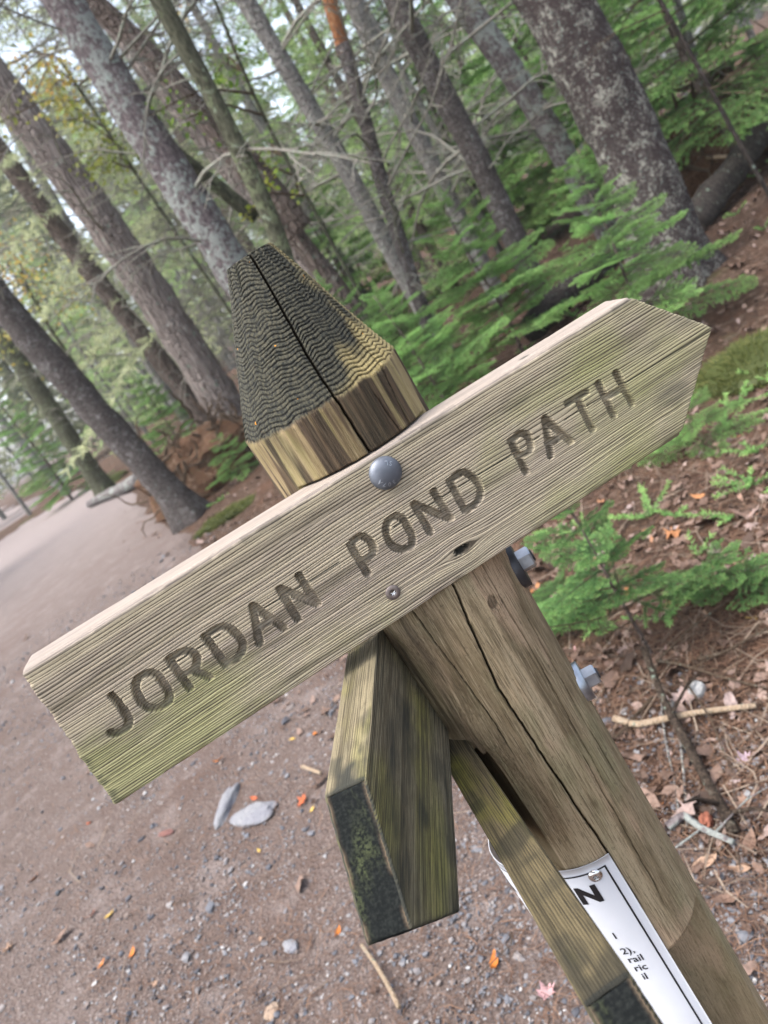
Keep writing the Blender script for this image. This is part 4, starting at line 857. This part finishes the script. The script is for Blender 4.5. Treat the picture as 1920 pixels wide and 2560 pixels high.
# the wood beyond, one mass
def far_wood():
    r = np.random.default_rng(9); mb = MB()
    for i in range(80):
        yy = r.uniform(38, 75); xx = r.uniform(-1.05, .75)*yy; H = r.uniform(10, 19)*(1. if xx < 5 else .8)
        V, Q, T = tube([[xx, yy, -.5], [xx+r.normal(0, .3), yy, H]], [.17, .04], 5, False); mb.add(V, Q, None, 1)
        n = 620; f = r.random(n)**.8; z = H*(.06+.94*f); R_ = (.22+2.1*(1-f))*np.sqrt(r.random(n)); a = r.uniform(0, 6.28, n)
        P = np.stack([xx+R_*np.cos(a), yy+R_*np.sin(a), z], 1); D = np.stack([np.cos(a), np.sin(a), r.normal(-.25, .3, n)], 1)*r.uniform(.35, .9, n)[:, None]; W_ = np.cross(D, r.normal(0, 1, (n, 3))); W_ *= (.12*r.uniform(.5, 1.3, n)/np.linalg.norm(W_, axis=1))[:, None]
        V = np.stack([P-W_, P+W_, P+D+W_*.5, P+D-W_*.5], 1).reshape(-1, 3); k = r.uniform(-.25, .25)
        mb.add(V, np.arange(4*n).reshape(n, 4), None, 0, rnd=np.repeat(np.clip(r.random(n)*.8+k, 0, 1), 4))
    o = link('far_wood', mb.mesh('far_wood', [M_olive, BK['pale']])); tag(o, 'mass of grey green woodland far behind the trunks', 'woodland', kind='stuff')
far_wood()

# broadleaf trees with autumn leaves
def leaf_cloud(mb, r, c, rad, n, size, lo, hi):
    P = c+r.normal(0, 1, (n, 3))*np.asarray(rad)*.5; D = r.normal(0, 1, (n, 3)); D[:, 2] -= .5; D /= np.linalg.norm(D, axis=1)[:, None]
    W_ = np.cross(D, r.normal(0, 1, (n, 3))); W_ /= np.linalg.norm(W_, axis=1)[:, None]; s = size*r.uniform(.6, 1.2, n)[:, None]
    V = np.stack([P, P+D*s*.5+W_*s*.36, P+D*s, P+D*s*.5-W_*s*.36], 1).reshape(-1, 3); mb.add(V, np.arange(4*n).reshape(n, 4), None, 0, rnd=np.repeat(r.uniform(lo, hi, n), 4))
def broadleaf(label, stem_pix, Y, clusters, mat, wpx=9, seed=0, top=4., name='maple_tree', cat='tree', leaf=.07):
    r = np.random.default_rng(seed); t, b, C_, R = tree(label, stem_pix, Y, wpx, BK['dark'], top, 0, seed=seed, base_flare=1.05, name=name, cat=cat)
    lf, tw = MB(), MB()
    for (x, y, sx, n, lo, hi) in clusters:
        c = at(x, y, Y+r.uniform(-.6, .6)); rad = sx/F*Y; leaf_cloud(lf, r, c, (rad, rad, rad), n, leaf, lo, hi)
        i = np.argmin(np.abs(C_[:, 2]-(c[2]-rad*.8))); q = C_[i]; m_ = (q+c)/2+np.array([0, 0, .1]); tw.add(*tube([q, m_, c, c+(c-m_)*.4], [.012, .009, .006, .003], 5, False))
    link('crown', lf.mesh('crown', [mat], off=b), t); link('branch', tw.mesh('branch', [M_twigb], off=b), t)
broadleaf('young maple with yellow and orange leaves between the two big left trunks', [(250, 300), (330, 420), (480, 640)], 10.2, [(140, 180, 46, 80, .5, .95), (125, 225, 44, 80, .5, 1), (150, 265, 50, 80, .25, .7), (190, 300, 46, 60, .2, .6), (60, 160, 40, 22, .5, .95), (30, 290, 40, 26, .3, .6), (270, 370, 60, 110, .05, .5), (240, 420, 50, 90, .05, .45), (300, 400, 40, 60, .1, .5), (450, 50, 34, 34, .6, 1)], M_yellow, seed=61, top=5.2)
broadleaf('slender maple with yellow green leaves behind the dark olive young trunk', [(560, 60), (640, 260), (760, 480)], 7.0, [(570, 160, 60, 60, 0, .6), (540, 190, 50, 45, 0, .6), (410, 270, 50, 34, .1, .6), (640, 400, 40, 26, .4, 1), (680, 385, 36, 22, .4, 1), (665, 452, 34, 26, .5, 1), (625, 530, 20, 12, .7, 1), (745, 478, 22, 14, .6, 1), (480, 290, 50, 26, .1, .6)], M_lime, seed=62, top=4., leaf=.055)
broadleaf('rusty leaved bush at the left edge behind the slim trunks', [(60, 700), (110, 800), (200, 930)], 15, [(60, 640, 70, 130, .7, 1), (90, 740, 80, 150, .1, .8), (180, 740, 70, 110, .3, .9), (30, 850, 60, 110, .1, .8), (20, 700, 60, 90, .6, 1)], M_yellow, seed=63, top=4.5, name='autumn_bush', cat='bush', leaf=.08)

# ------------------------------------------------------------------ forest floor things
def mat_rock(name, c1, c2):
    m, nt, b = newmat(name); v = coords(nt); n = noise(nt, v, 9, 5, .65); f = noise(nt, v, 70, 4, .7); setc(nt, b, mix(nt, remap(nt, n, .35, .65), mix(nt, f, c1, tuple(x*.7 for x in c1)), c2), .9, .2); bump(nt, math_(nt, 'ADD', n, f), .8, .02, b); return m
M_rock = mat_rock('pale granite', (.29, .29, .30), (.20, .20, .22)); M_rockg = mat_rock('green grey rock', (.27, .32, .27), (.2, .24, .2)); M_white_st = mat_rock('white quartz', (.44, .44, .43), (.32, .32, .31))
import bmesh
def ico(sub=3):
    bm = bmesh.new(); bmesh.ops.create_icosphere(bm, subdivisions=sub, radius=1.); V = np.array([v.co[:] for v in bm.verts]); T = np.array([[v.index for v in f.verts] for f in bm.faces]); bm.free(); return V, T
ICO3, ICO1 = ico(3), ico(1)
def rock(label, p, size, rot, mat, seed, name='rock', cat='rock', sink=.3, smooth=False):
    V, T = ICO3; V = V*(1+.30*vnoise(V[:, 0]*1.3, V[:, 1]*1.3, V[:, 2]*1.3, seed)+.14*vnoise(V[:, 0]*3, V[:, 1]*3, V[:, 2]*3, seed+1)+.05*vnoise(V[:, 0]*8, V[:, 1]*8, V[:, 2]*8, seed+2))[:, None]*np.asarray(size)/2
    c, s = math.cos(rot), math.sin(rot); V = np.stack([V[:, 0]*c-V[:, 1]*s, V[:, 0]*s+V[:, 1]*c, V[:, 2]+size[2]*(.5-sink)], 1)
    o = link(name, mesh_np(name, V, None, T, [mat], None, smooth)); o.location = p; tag(o, label, cat); return o
def px_rock(label, a, b, wid, h, mat, seed, **k):
    A, B = spot(*a), spot(*b); d = B-A; L = np.linalg.norm(d[:2]); return rock(label, (A+B)/2, (L, wid, h), math.atan2(d[1], d[0]), mat, seed, **k)
px_rock('long wedge of pale grey rock lying on the path behind board ends', (548, 2065), (598, 1955), .075, .06, M_rock, 71, sink=.35)
px_rock('broad flat pale stone right beside the long wedge of rock', (585, 2050), (685, 2025), .11, .05, M_rock, 72, sink=.42)
px_rock('white quartz stone among the twigs right of the lower nut', (1730, 1740), (1772, 1732), .05, .055, M_white_st, 73, sink=.2)
px_rock('mossy green grey boulder beside the far end of the path', (140, 1215), (205, 1175), .9, .95, M_rockg, 74, sink=.35)
px_rock('small grey stone at bottom centre of the gravel', (712, 2362), (745, 2372), .04, .025, M_rock, 75)
px_rock('reddish stone lying left of the two pale stones', (402, 2085), (432, 2080), .035, .02, mat_rock('red stone', (.22, .11, .09), (.16, .08, .07)), 76)
px_rock('dark slate chip at the left part of the path', (140, 2240), (152, 2228), .03, .02, mat_rock('slate', (.10, .12, .14), (.08, .09, .1)), 78)
px_rock('tan stone half buried at the lower edge of the gravel', (660, 2540), (700, 2520), .05, .02, mat_rock('tan stone', (.36, .27, .2), (.3, .22, .16)), 79)
def moss_mound(label, p, size, seed, mat=M_moss):
    t = thing('moss_mound', label, 'moss', tuple(p)); r = np.random.default_rng(seed); V, T = ICO3; Vm = V*(1+.25*vnoise(V[:, 0]*2, V[:, 1]*2, V[:, 2]*2, seed)+.12*vnoise(V[:, 0]*6, V[:, 1]*6, V[:, 2]*6, seed))[:, None]*np.asarray(size)/2
    link('mound', mesh_np('mound', Vm, None, T, [mat], {'rnd': np.full(len(V), .2)}), t)
    n = 5200; k = r.integers(0, len(T), n); w = r.dirichlet((1, 1, 1), n); P = (Vm[T[k]]*w[..., None]).sum(1); D = P/np.linalg.norm(P, axis=1)[:, None]+r.normal(0, .6, (n, 3)); D[:, 2] += .4; D *= (.045*r.uniform(.5, 1.3, n)/np.linalg.norm(D, axis=1))[:, None]
    W_ = np.cross(D, r.normal(0, 1, (n, 3))); W_ *= .004/(np.linalg.norm(W_, axis=1)[:, None]+1e-9); Vt = np.stack([P-W_, P+W_, P+D], 1).reshape(-1, 3)
    o = link('moss_fronds', mesh_np('moss_fronds', Vt, None, np.arange(3*n).reshape(n, 3), [mat], {'rnd': np.repeat(np.clip(r.normal(.5, .25, n), 0, 1), 3)}), t); o['kind'] = 'stuff'
moss_mound('yellow green moss mound right of the tip of the lettered board', spot(1885, 905), (.75, .6, .17), 81)
moss_mound('green moss cushion at the foot of the scaly leaning trunk', spot(575, 1290), (.8, .4, .16), 82)
moss_mound('moss collar at the foot of the dark trunk beside the path', spot(262, 1222)+np.array([.25, 0, 0]), (1.1, .6, .4), 83)
moss_mound('moss patch behind the boulder at the far end of the path', spot(128, 1195), (1.6, 1., .5), 84)

log('fallen_log', 'dark fallen log behind the green spruce sapling', at_z(1230, 640, 6.9)+np.array([0, 0, .17]), at_z(1510, 575, 7.5)+np.array([0, 0, .20]), .13, .12, BK['char'], seed=5)
log('fallen_log', 'charred looking log lying along the bank at the right edge', at_z(1705, 520, 7.0)+np.array([0, 0, .10]), at_z(1990, 420, 8.0)+np.array([0, 0, .30]), .14, .13, BK['char'], seed=6)
log('fallen_log', 'short bark covered log lying on the path edge by the scaly trunk', spot(228, 1268)+np.array([0, 0, .10]), spot(362, 1212)+np.array([0, 0, .16]), .09, .17, BK['lichen2'], seed=7)
M_soil = mat_bark('root soil', (.06, .035, .022), (.20, .11, .065), (.34, .24, .17), .25, 14., .8, (.12, .14, .05))
def root_plate(label, p, seed):
    t = thing('root_plate', label, 'root plate', tuple(p)); r = np.random.default_rng(seed)
    V, T = ICO3; V = V*(1+.35*vnoise(V[:, 0]*1.6, V[:, 1]*1.6, V[:, 2]*1.6, 3)+.2*vnoise(V[:, 0]*5, V[:, 1]*5, V[:, 2]*5, 4))[:, None]*np.array([1.0, .5, .60])*(1+.12*vnoise(V[:, 0]*11, V[:, 1]*11, V[:, 2]*11, 8))[:, None]; V[:, 2] += .22
    link('soil', mesh_np('soil', V, None, T, [M_soil], None, False), t); mb = MB()
    for i in range(110):
        a = r.uniform(0, 6.28); q = np.array([1.0*math.cos(a)*r.random()**.4, -.45*r.random(), .40+.62*math.sin(a)*r.random()**.5]); d = r.normal(0, 1, 3); P = [q]
        for k in range(6): d = d+r.normal(0, .5, 3); d /= np.linalg.norm(d); P.append(P[-1]+d*.12)
        mb.add(*tube(P, np.linspace(.022, .006, 7)*r.uniform(.5, 1.3), 5, False))
    link('roots', mb.mesh('roots', [M_twigb]), t)
root_plate('torn up brown root plate of a fallen tree left of the post', at_z(480, 1085, 11.0), 5)
root_plate('dark tangle of roots and soil at the bank by the right edge', at_z(1880, 470, 8.6), 6)

def stick(label, pts, r0, r1, mat, name='fallen_stick', cat='stick', lift=.028, seed=0, twigs=0):
    P = np.array([spot(*q)+np.array([0, 0, lift+(q[2] if len(q) > 2 else 0)]) if len(q) == 2 else spot(q[0], q[1])+np.array([0, 0, q[2]]) for q in pts]); base = P[0].copy(); t = np.linspace(0, 1, len(P)); tt = np.linspace(0, 1, 16)
    Pp = np.stack([np.interp(tt, t, P[:, i]) for i in range(3)], 1); k = np.array([.25, .5, .25]); Pp[1:-1] = .25*Pp[:-2]+.5*Pp[1:-1]+.25*Pp[2:]
    mb = MB(); mb.add(*tube(Pp-base, np.linspace(r0, r1, 16), 8, True, .15, seed)); rr_ = np.random.default_rng(seed)
    for i in range(twigs):
        q = Pp[rr_.integers(2, 15)]-base; d = rr_.normal(0, 1, 3); d[2] = abs(d[2])*.4; d /= np.linalg.norm(d); mb.add(*tube([q, q+d*.12, q+d*.2+np.array([0, 0, -.03])], [r1*.5, r1*.4, r1*.2], 4, False))
    o = link(name, mb.mesh(name, [mat])); o.location = base; tag(o, label, cat); return o
M_rot = mat_bark('rotten brown wood', (.030, .022, .016), (.085, .062, .046), (.15, .13, .10), .1, 18., .2)
M_tan = mat_bark('peeled tan wood', (.36, .26, .17), (.50, .39, .28), (.4, .33, .25), .1, 20., .1)
stick('pale peeled stick curving across the needles right of the post', [(1545, 1812), (1600, 1830), (1680, 1812), (1760, 1797), (1900, 1782)], .011, .008, M_tan, seed=1)
stick('dark rotten branch lying upright in view right of the post', [(1650, 1690, .12), (1680, 1790, .07), (1740, 1900, .04), (1800, 2010, .02), (1845, 2095, .02)], .011, .014, M_rot, seed=2, twigs=3)
stick('tan stick on the gravel below the black board tip', [(917, 2378), (955, 2430), (985, 2480), (1012, 2535)], .0055, .007, M_tan, seed=3)
stick('short peeled twig right behind the middle arrow board', [(765, 1928), (812, 1945)], .008, .007, M_tan, seed=4)
stick('lichen crusted twig on the litter right of the post', [(1680, 2085), (1720, 2055), (1765, 2090), (1845, 2125)], .012, .007, BK['lichen2'], seed=5, twigs=2)
stick('thin grey twig running to the white quartz stone', [(1650, 1668, .03), (1720, 1690, .05), (1800, 1712, .04), (1925, 1735, .02)], .005, .003, M_twigb, seed=6, twigs=4)
stick('thin brown twig slanting up to the right edge above the quartz stone', [(1660, 1680, .05), (1740, 1600, .05), (1830, 1535, .05), (1925, 1480, .04)], .004, .0025, M_twigb, seed=7, twigs=4)
stick('forked brown twig on the needles at the right edge', [(1750, 1660, .02), (1820, 1650, .03), (1925, 1590, .03)], .006, .004, M_twigb, seed=8, twigs=5)
stick('upright grey stalk left of the dark rotten branch', [(1660, 1760, .02), (1668, 1850, .02), (1690, 1960, .01), (1705, 2060, .01)], .0035, .003, BK['pale'], seed=9)
stick('upright grey stalk crossing the peeled stick', [(1690, 1770, .03), (1707, 1850, .02), (1714, 1950, .01), (1722, 2070, .01)], .0045, .0035, BK['pale'], seed=10)
stick('thin straw coloured twig leaning above the needles', [(1720, 1720, .05), (1790, 1820, .04), (1835, 1940, .02)], .003, .002, M_twigb, seed=11)
stick('pale stick resting along the charred looking log', [(1728, 457, .34), (1800, 468, .34), (1882, 472, .34)], .022, .018, M_tan, seed=12)
stick('bare white stem snag standing left of the charred looking log', [(1712, 405, .45), (1704, 470, .02)], .03, .04, BK['pale'], seed=13)
stick('brown twig lying on the litter at lower right', [(1640, 1760), (1560, 1850), (1545, 1862)], .006, .004, M_twigb, seed=14, twigs=2)

MAPLE = [(0, -.5), (.04, -.12), (.30, -.22), (.24, -.05), (.5, .10), (.30, .12), (.34, .30), (.14, .24), (0, .55), (-.14, .24), (-.34, .30), (-.30, .12), (-.5, .10), (-.24, -.05), (-.30, -.22), (-.04, -.12)]
OVAL = [(0, -.5), (.10, -.36), (.20, -.12), (.21, .1), (.13, .32), (0, .52), (-.13, .32), (-.21, .1), (-.20, -.12), (-.10, -.36)]
def leaf_mesh(shape, curl, seed):
    p = np.array(shape); V = np.concatenate([[[0, 0]], p*.55, p]); r2 = (V**2).sum(1); Z = curl*r2*1.2+.10*vnoise(V[:, 0]*4, V[:, 1]*4, 0, seed)+curl*.5*V[:, 0]**2
    n = len(p); T = [[0, 1+k, 1+(k+1) % n] for k in range(n)]; Q = [[1+k, 1+n+k, 1+n+(k+1) % n, 1+(k+1) % n] for k in range(n)]
    return np.column_stack([V, Z+.12]), np.array(Q), np.array(T)
def mat_leaf(name, c):
    m, nt, b = newmat(name); v = coords(nt); n = noise(nt, v, 60, 4, .6); setc(nt, b, mix(nt, remap(nt, n, .35, .7), c, tuple(x*.6 for x in c)), .7, .3); return m
LC = dict(orange=mat_leaf('orange leaf', (.46, .15, .025)), red=mat_leaf('red orange leaf', (.38, .09, .03)), yellow=mat_leaf('yellow leaf', (.48, .32, .08)), brown=mat_leaf('brown leaf', (.20, .125, .09)), pink=mat_leaf('faded pink leaf', (.44, .26, .26)), tan=mat_leaf('tan leaf', (.31, .20, .135)), purple=mat_leaf('mauve leaf', (.30, .22, .25)))
def leaf(x, y, size_px, shape, col, label, rot, curl=.5, up=.004):
    p = spot(x, y); dist = np.linalg.norm(p-CAM); s = .82*size_px/F*dist
    V, Q, T = leaf_mesh(shape, curl, int(x+y)); o = link('fallen_leaf', mesh_np('fallen_leaf', V*s, Q, T, [LC[col]])); o.location = p+np.array([0, 0, up-.05*s]); o.rotation_euler = (random.uniform(-.35, .35), random.uniform(-.35, .35), rot); tag(o, label, 'leaf', 'fallen leaves one can pick out')
for a in [(790, 1838, 32, OVAL, 'orange', 'bright orange leaf left of the middle arrow board', .3), (733, 1850, 24, OVAL, 'yellow', 'pale yellow leaf beside the bright orange leaf', 1.1), (760, 2005, 48, MAPLE, 'red', 'red orange maple leaf left of the black board tip', .4), (783, 2025, 22, OVAL, 'yellow', 'small yellow leaf touching the red orange maple leaf', 2.), (638, 1998, 30, OVAL, 'red', 'rusty leaf right of the long wedge of rock', .8),
          (86, 2200, 34, OVAL, 'orange', 'orange leaf alone on the left of the path', 2.4), (232, 2290, 32, OVAL, 'red', 'red leaf beside a yellow one on the left gravel', 1.9), (274, 2290, 32, OVAL, 'yellow', 'yellow leaf beside a red one on the left gravel', 2.5), (160, 2340, 58, OVAL, 'brown', 'curled grey brown leaf on the left gravel', 1.9), (22, 2378, 40, MAPLE, 'tan', 'faded tan leaf at the lower left edge', .2), (334, 2386, 32, OVAL, 'orange', 'orange leaf standing on edge below the yellow one', 2.7), (258, 2410, 30, OVAL, 'orange', 'orange leaf below the curled grey brown leaf', 2.0), (392, 2462, 30, OVAL, 'tan', 'cream leaf chip near the bottom edge', .9),
          (848, 2334, 34, OVAL, 'orange', 'orange leaf left of the tan stick', 2.5), (1238, 2412, 58, OVAL, 'orange', 'long torn orange leaf between the boards', 2.7), (1371, 2492, 62, MAPLE, 'pink', 'pale pink maple leaf on the gravel below the lowest board', .2), (550, 1905, 40, OVAL, 'orange', 'orange streak of leaf above the long wedge of rock', 1.2), (225, 2060, 26, OVAL, 'red', 'dull red leaf on the bare left side of the path', 1.), (655, 2350, 24, OVAL, 'tan', 'tan leaf chip in the middle of the gravel', .4), (650, 2130, 20, OVAL, 'yellow', 'straw leaf under the broad flat pale stone', .4),
          (1655, 2014, 26, OVAL, 'orange', 'small orange leaf right of the post', .5), (1868, 2020, 66, MAPLE, 'brown', 'broad brown leaf at the right edge', .9), (1865, 1905, 50, MAPLE, 'purple', 'mauve leaf above the broad brown leaf', .1), (1766, 1545, 44, OVAL, 'tan', 'salmon leaf standing under the small spruce sapling', 2.5), (1885, 1552, 46, OVAL, 'yellow', 'cream leaf right of the salmon leaf', 1.2), (1666, 1622, 26, OVAL, 'pink', 'pink petal like leaf at the foot of the small spruce sapling', 2.4), (1475, 1640, 34, OVAL, 'tan', 'tan leaf behind the lower nut', .4), (1438, 1630, 34, OVAL, 'pink', 'faded leaf left of the tan one behind the lower nut', 2.2), (1400, 2205+0, 1, OVAL, 'tan', '', 0),
          (1770, 2160, 76, OVAL, 'tan', 'long tan leaf curled on the litter by the lichen twig', 1.3), (1880, 2110, 70, OVAL, 'brown', 'brown upright leaf below the broad brown leaf', 2.2), (1820, 2260, 80, OVAL, 'brown', 'dull brown leaf low at the right of the post', 1.5), (1860, 2180, 56, OVAL, 'tan', 'folded tan leaf near the right edge', .8), (820, 690, 70, MAPLE, 'tan', 'salmon leaf just behind the right slope of the post top', .9)]:
    if a[2] > 1: leaf(*a[:6], a[6], curl=random.uniform(.2, .9))
def cone_():
    p = spot(1770, 2066); V, T = ICO3; V = V*(1+.12*np.sign(np.sin(V[:, 2]*22+np.arctan2(V[:, 1], V[:, 0])*5)))[:, None]*np.array([.017, .017, .03]); V = V[:, [2, 1, 0]]
    o = link('spruce_cone', mesh_np('spruce_cone', V, None, T, [mat_leaf('cone scales', (.24, .085, .05))], None, False)); o.location = p+np.array([0, 0, .016]); o.rotation_euler = (0, .2, .9); tag(o, 'red brown spruce cone lying right of the post', 'cone')
cone_()

# ------------------------------------------------------------------ gravel, leaf litter, needles, twigs: nobody could count them
def vrand(n, a, b, pw_=1.0):
    """distances thinned out with range, and a bearing inside the view"""
    y = a*(b/a)**rng.random(n); return y
def gravel(n):
    y = vrand(n*2, .95, 9.); x = rng.uniform(-.95, .30, n*2)*(y+.25); r = x-path_edge(y); keep = (r < .25+.25*rng.random(n*2)) & (r > -4.4)
    patch = fbm(x*1.3, y*1.3, 0, 91); keep &= rng.random(n*2) < np.clip(.62+.9*patch, .12, 1); x, y = x[keep][:n], y[keep][:n]; n = len(x)
    s = .0032*np.exp(rng.normal(0, .50, n))*(1+.10*y); V, T = ICO1; base = V[None]*(1+.28*rng.normal(0, 1, (n, len(V))))[..., None]*np.stack([np.ones(n), rng.uniform(.55, 1, n), rng.uniform(.4, .8, n)], 1)[:, None]
    a = rng.uniform(0, 6.28, n); c, s_ = np.cos(a)[:, None], np.sin(a)[:, None]; X = base[..., 0]*c-base[..., 1]*s_; Yv = base[..., 0]*s_+base[..., 1]*c
    P = np.stack([X*s[:, None]+x[:, None], Yv*s[:, None]+y[:, None], base[..., 2]*s[:, None]+gz(x, y)[:, None]+.2*s[:, None]+.001], -1)
    TT_ = (T[None]+np.arange(n)[:, None, None]*len(V)).reshape(-1, 3)
    m, nt, b = newmat('loose gravel'); setc(nt, b, ramp(nt, attr(nt, 'rnd'), [(0, (.05, .05, .057)), (.3, (.115, .12, .135)), (.55, (.17, .165, .17)), (.78, (.165, .13, .112)), (.94, (.24, .235, .235)), (1, (.38, .37, .36))]), .8, .3)
    o = link('gravel', mesh_np('gravel', P.reshape(-1, 3), None, TT_, [m], {'rnd': np.repeat(rng.random(n), len(V))}, False)); tag(o, 'loose grey and brown gravel strewn over the path', 'gravel', kind='stuff')
gravel(36000)
def litter(n, shape, nm, size, seed):
    r_ = np.random.default_rng(seed); y = vrand(n*3, 1.0, 15.); x = r_.uniform(-.62, .72, n*3)*(y+.2); r = x-path_edge(y)
    keep = r_.random(n*3) < np.clip(np.where(y > 2.6, .62, .42)+r*np.where(y > 2.6, .8, 1.), .006, 1)*np.clip(.75+.9*fbm(x*1.6, y*1.6, 0, 95), .15, 1); x, y = x[keep][:n], y[keep][:n]; n = len(x)
    p = np.array(shape); k = len(p); r2 = (p**2).sum(1); curl = r_.uniform(-.5, 1.5, n)[:, None]; X0 = p[None, :, 0]*r_.uniform(.75, 1.35, n)[:, None]; Y0 = p[None, :, 1]+0*X0
    Z = curl*(.7*X0**2+.35*Y0**2)+.10*r_.normal(0, 1, (n, k)); s_ = size*np.exp(r_.normal(0, .33, n))[:, None]*(1+.03*y[:, None]); a = r_.uniform(0, 6.28, n)[:, None]
    Z = np.concatenate([np.zeros((n, 1)), Z], 1); X0 = np.concatenate([np.zeros((n, 1)), X0], 1); Y0 = np.concatenate([np.zeros((n, 1)), Y0], 1)
    X = (X0*np.cos(a)-Y0*np.sin(a))*s_; Yv = (X0*np.sin(a)+Y0*np.cos(a))*s_; Z = Z*s_+r_.normal(0, .22, n)[:, None]*X+r_.normal(0, .22, n)[:, None]*Yv
    P = np.stack([X+x[:, None], Yv+y[:, None], Z-Z.min(1, keepdims=True)*.6+gz(x, y)[:, None]+.010], -1); T = np.array([[0, 1+q, 1+(q+1) % k] for q in range(k)]); TT_ = (T[None]+np.arange(n)[:, None, None]*(k+1)).reshape(-1, 3)
    o = link(nm, mesh_np(nm, P.reshape(-1, 3), None, TT_, [M_litter], {'rnd': np.repeat(r_.random(n), k+1)}, True)); tag(o, 'brown dead leaves scattered over the forest floor' if shape is OVAL else 'dead maple leaves strewn among the needles', 'leaf litter', kind='stuff')
M_litter, nt, b = newmat('dead leaf litter'); _n = noise(nt, coords(nt), 90, 4, .6); setc(nt, b, mix(nt, remap(nt, _n, .35, .7, 0, .5), ramp(nt, attr(nt, 'rnd'), [(0, (.045, .028, .02)), (.35, (.11, .068, .05)), (.65, (.18, .118, .09)), (.88, (.26, .185, .155)), (.97, (.33, .26, .245)), (1, (.36, .15, .05))]), (.05, .035, .026)), .75, .25)
litter(5200, OVAL, 'leaf_litter', .040, 1); litter(450, MAPLE, 'maple_litter', .055, 2)
def needle_litter(n, L, wd, yr, mat_c, name, label, dens_path=.12, tri=True):
    y = vrand(n*2, *yr); x = rng.uniform(-.7, .72, n*2)*(y+.2); r = x-path_edge(y); keep = rng.random(n*2) < np.clip(.45+r*1.0, dens_path, 1)*np.clip(.8+.8*fbm(x*2, y*2, 0, 93), .1, 1); x, y = x[keep][:n], y[keep][:n]; n = len(x)
    a = rng.uniform(0, 6.28, n); l = L*rng.uniform(.4, 1.2, n)*(1+.05*y); w = wd*rng.uniform(.6, 1.3, n)*(1+.12*y); d = np.stack([np.cos(a), np.sin(a), rng.normal(.05, .12, n)], 1); s = np.stack([-np.sin(a), np.cos(a), np.zeros(n)], 1)
    P = np.stack([x, y, gz(x, y)+.008+.006*rng.random(n)], 1); B = rng.normal(0, .12, n)[:, None]*s*l[:, None]; V = np.stack([P-d*l[:, None]/2-s*w[:, None]/2, P-d*l[:, None]/2+s*w[:, None]/2, P+B+s*w[:, None]/2+[0, 0, .002], P+B-s*w[:, None]/2+[0, 0, .002], P+d*l[:, None]/2+s*w[:, None]*.2, P+d*l[:, None]/2-s*w[:, None]*.2], 1)
    q = np.array([[0, 1, 2, 3], [3, 2, 4, 5]]); Q = (q[None]+np.arange(n)[:, None, None]*6).reshape(-1, 4)
    m, nt, b = newmat(name.replace('_', ' ')); setc(nt, b, ramp(nt, attr(nt, 'rnd'), mat_c), .8, .2)
    o = link(name, mesh_np(name, V.reshape(-1, 3), Q, None, [m], {'rnd': np.repeat(rng.random(n), 6)}, False)); tag(o, label, name.replace('_', ' '), kind='stuff')
needle_litter(60000, .065, .0015, (1.0, 9.), [(0, (.05, .028, .019)), (.5, (.105, .058, .038)), (1, (.20, .12, .078))], 'needle_litter', 'red brown pine needles covering the ground')
needle_litter(3200, .22, .0032, (1.1, 9.), [(0, (.05, .036, .026)), (.5, (.12, .085, .062)), (1, (.24, .19, .145))], 'twig_litter', 'broken twigs scattered on the forest floor', .02)

def ground_cover():
    r = np.random.default_rng(19); mb = MB()
    for i in range(150):
        y = float(vrand(1, 2.2, 14.)[0]); x = r.uniform(-.3, .72)*y
        if x-path_edge(y) < .5: continue
        c = np.array([x, y, float(gz(x, y))+.01])
        for k in range(r.integers(2, 6)):
            a = r.uniform(0, 6.28); L = r.uniform(.06, .20); d = np.array([math.cos(a), math.sin(a), r.uniform(.15, .7)]); d /= np.linalg.norm(d)
            V, Q, t = needles(r, c, c+d*L, 420, .020, .0035+.0004*y); mb.add(V, Q, None, 0, rnd=np.repeat(np.clip(.3+.5*t+r.normal(0, .12, len(t)), 0, 1), 4))
    o = link('ground_cover', mb.mesh('ground_cover', [M_needle])); tag(o, 'small green sprigs sprouting from the forest floor', 'ground cover', kind='stuff')
ground_cover()

# ------------------------------------------------------------------ air: thin volume added to lift the dark woods
hm = bpy.data.materials.new('haze_fill'); hm.use_nodes = True; hn = hm.node_tree; hn.nodes.clear(); ho = hn.nodes.new('ShaderNodeOutputMaterial'); hv = hn.nodes.new('ShaderNodeVolumePrincipled')
hv.inputs['Density'].default_value = .0009; hv.inputs['Color'].default_value = (.9, .93, .95, 1); hn.links.new(hv.outputs[0], ho.inputs['Volume'])
hx = [(-240, -80, -9), (240, -80, -9), (240, 360, -9), (-240, 360, -9), (-240, -80, 30), (240, -80, 30), (240, 360, 30), (-240, 360, 30)]
hz = link('haze_fill', mesh_np('haze_fill', hx, [[3, 2, 1, 0], [4, 5, 6, 7], [0, 1, 5, 4], [1, 2, 6, 5], [2, 3, 7, 6], [3, 0, 4, 7]], None, [hm], None, False)); tag(hz, 'thin pale haze added to lift the dark woods', 'haze_fill', kind='stuff')
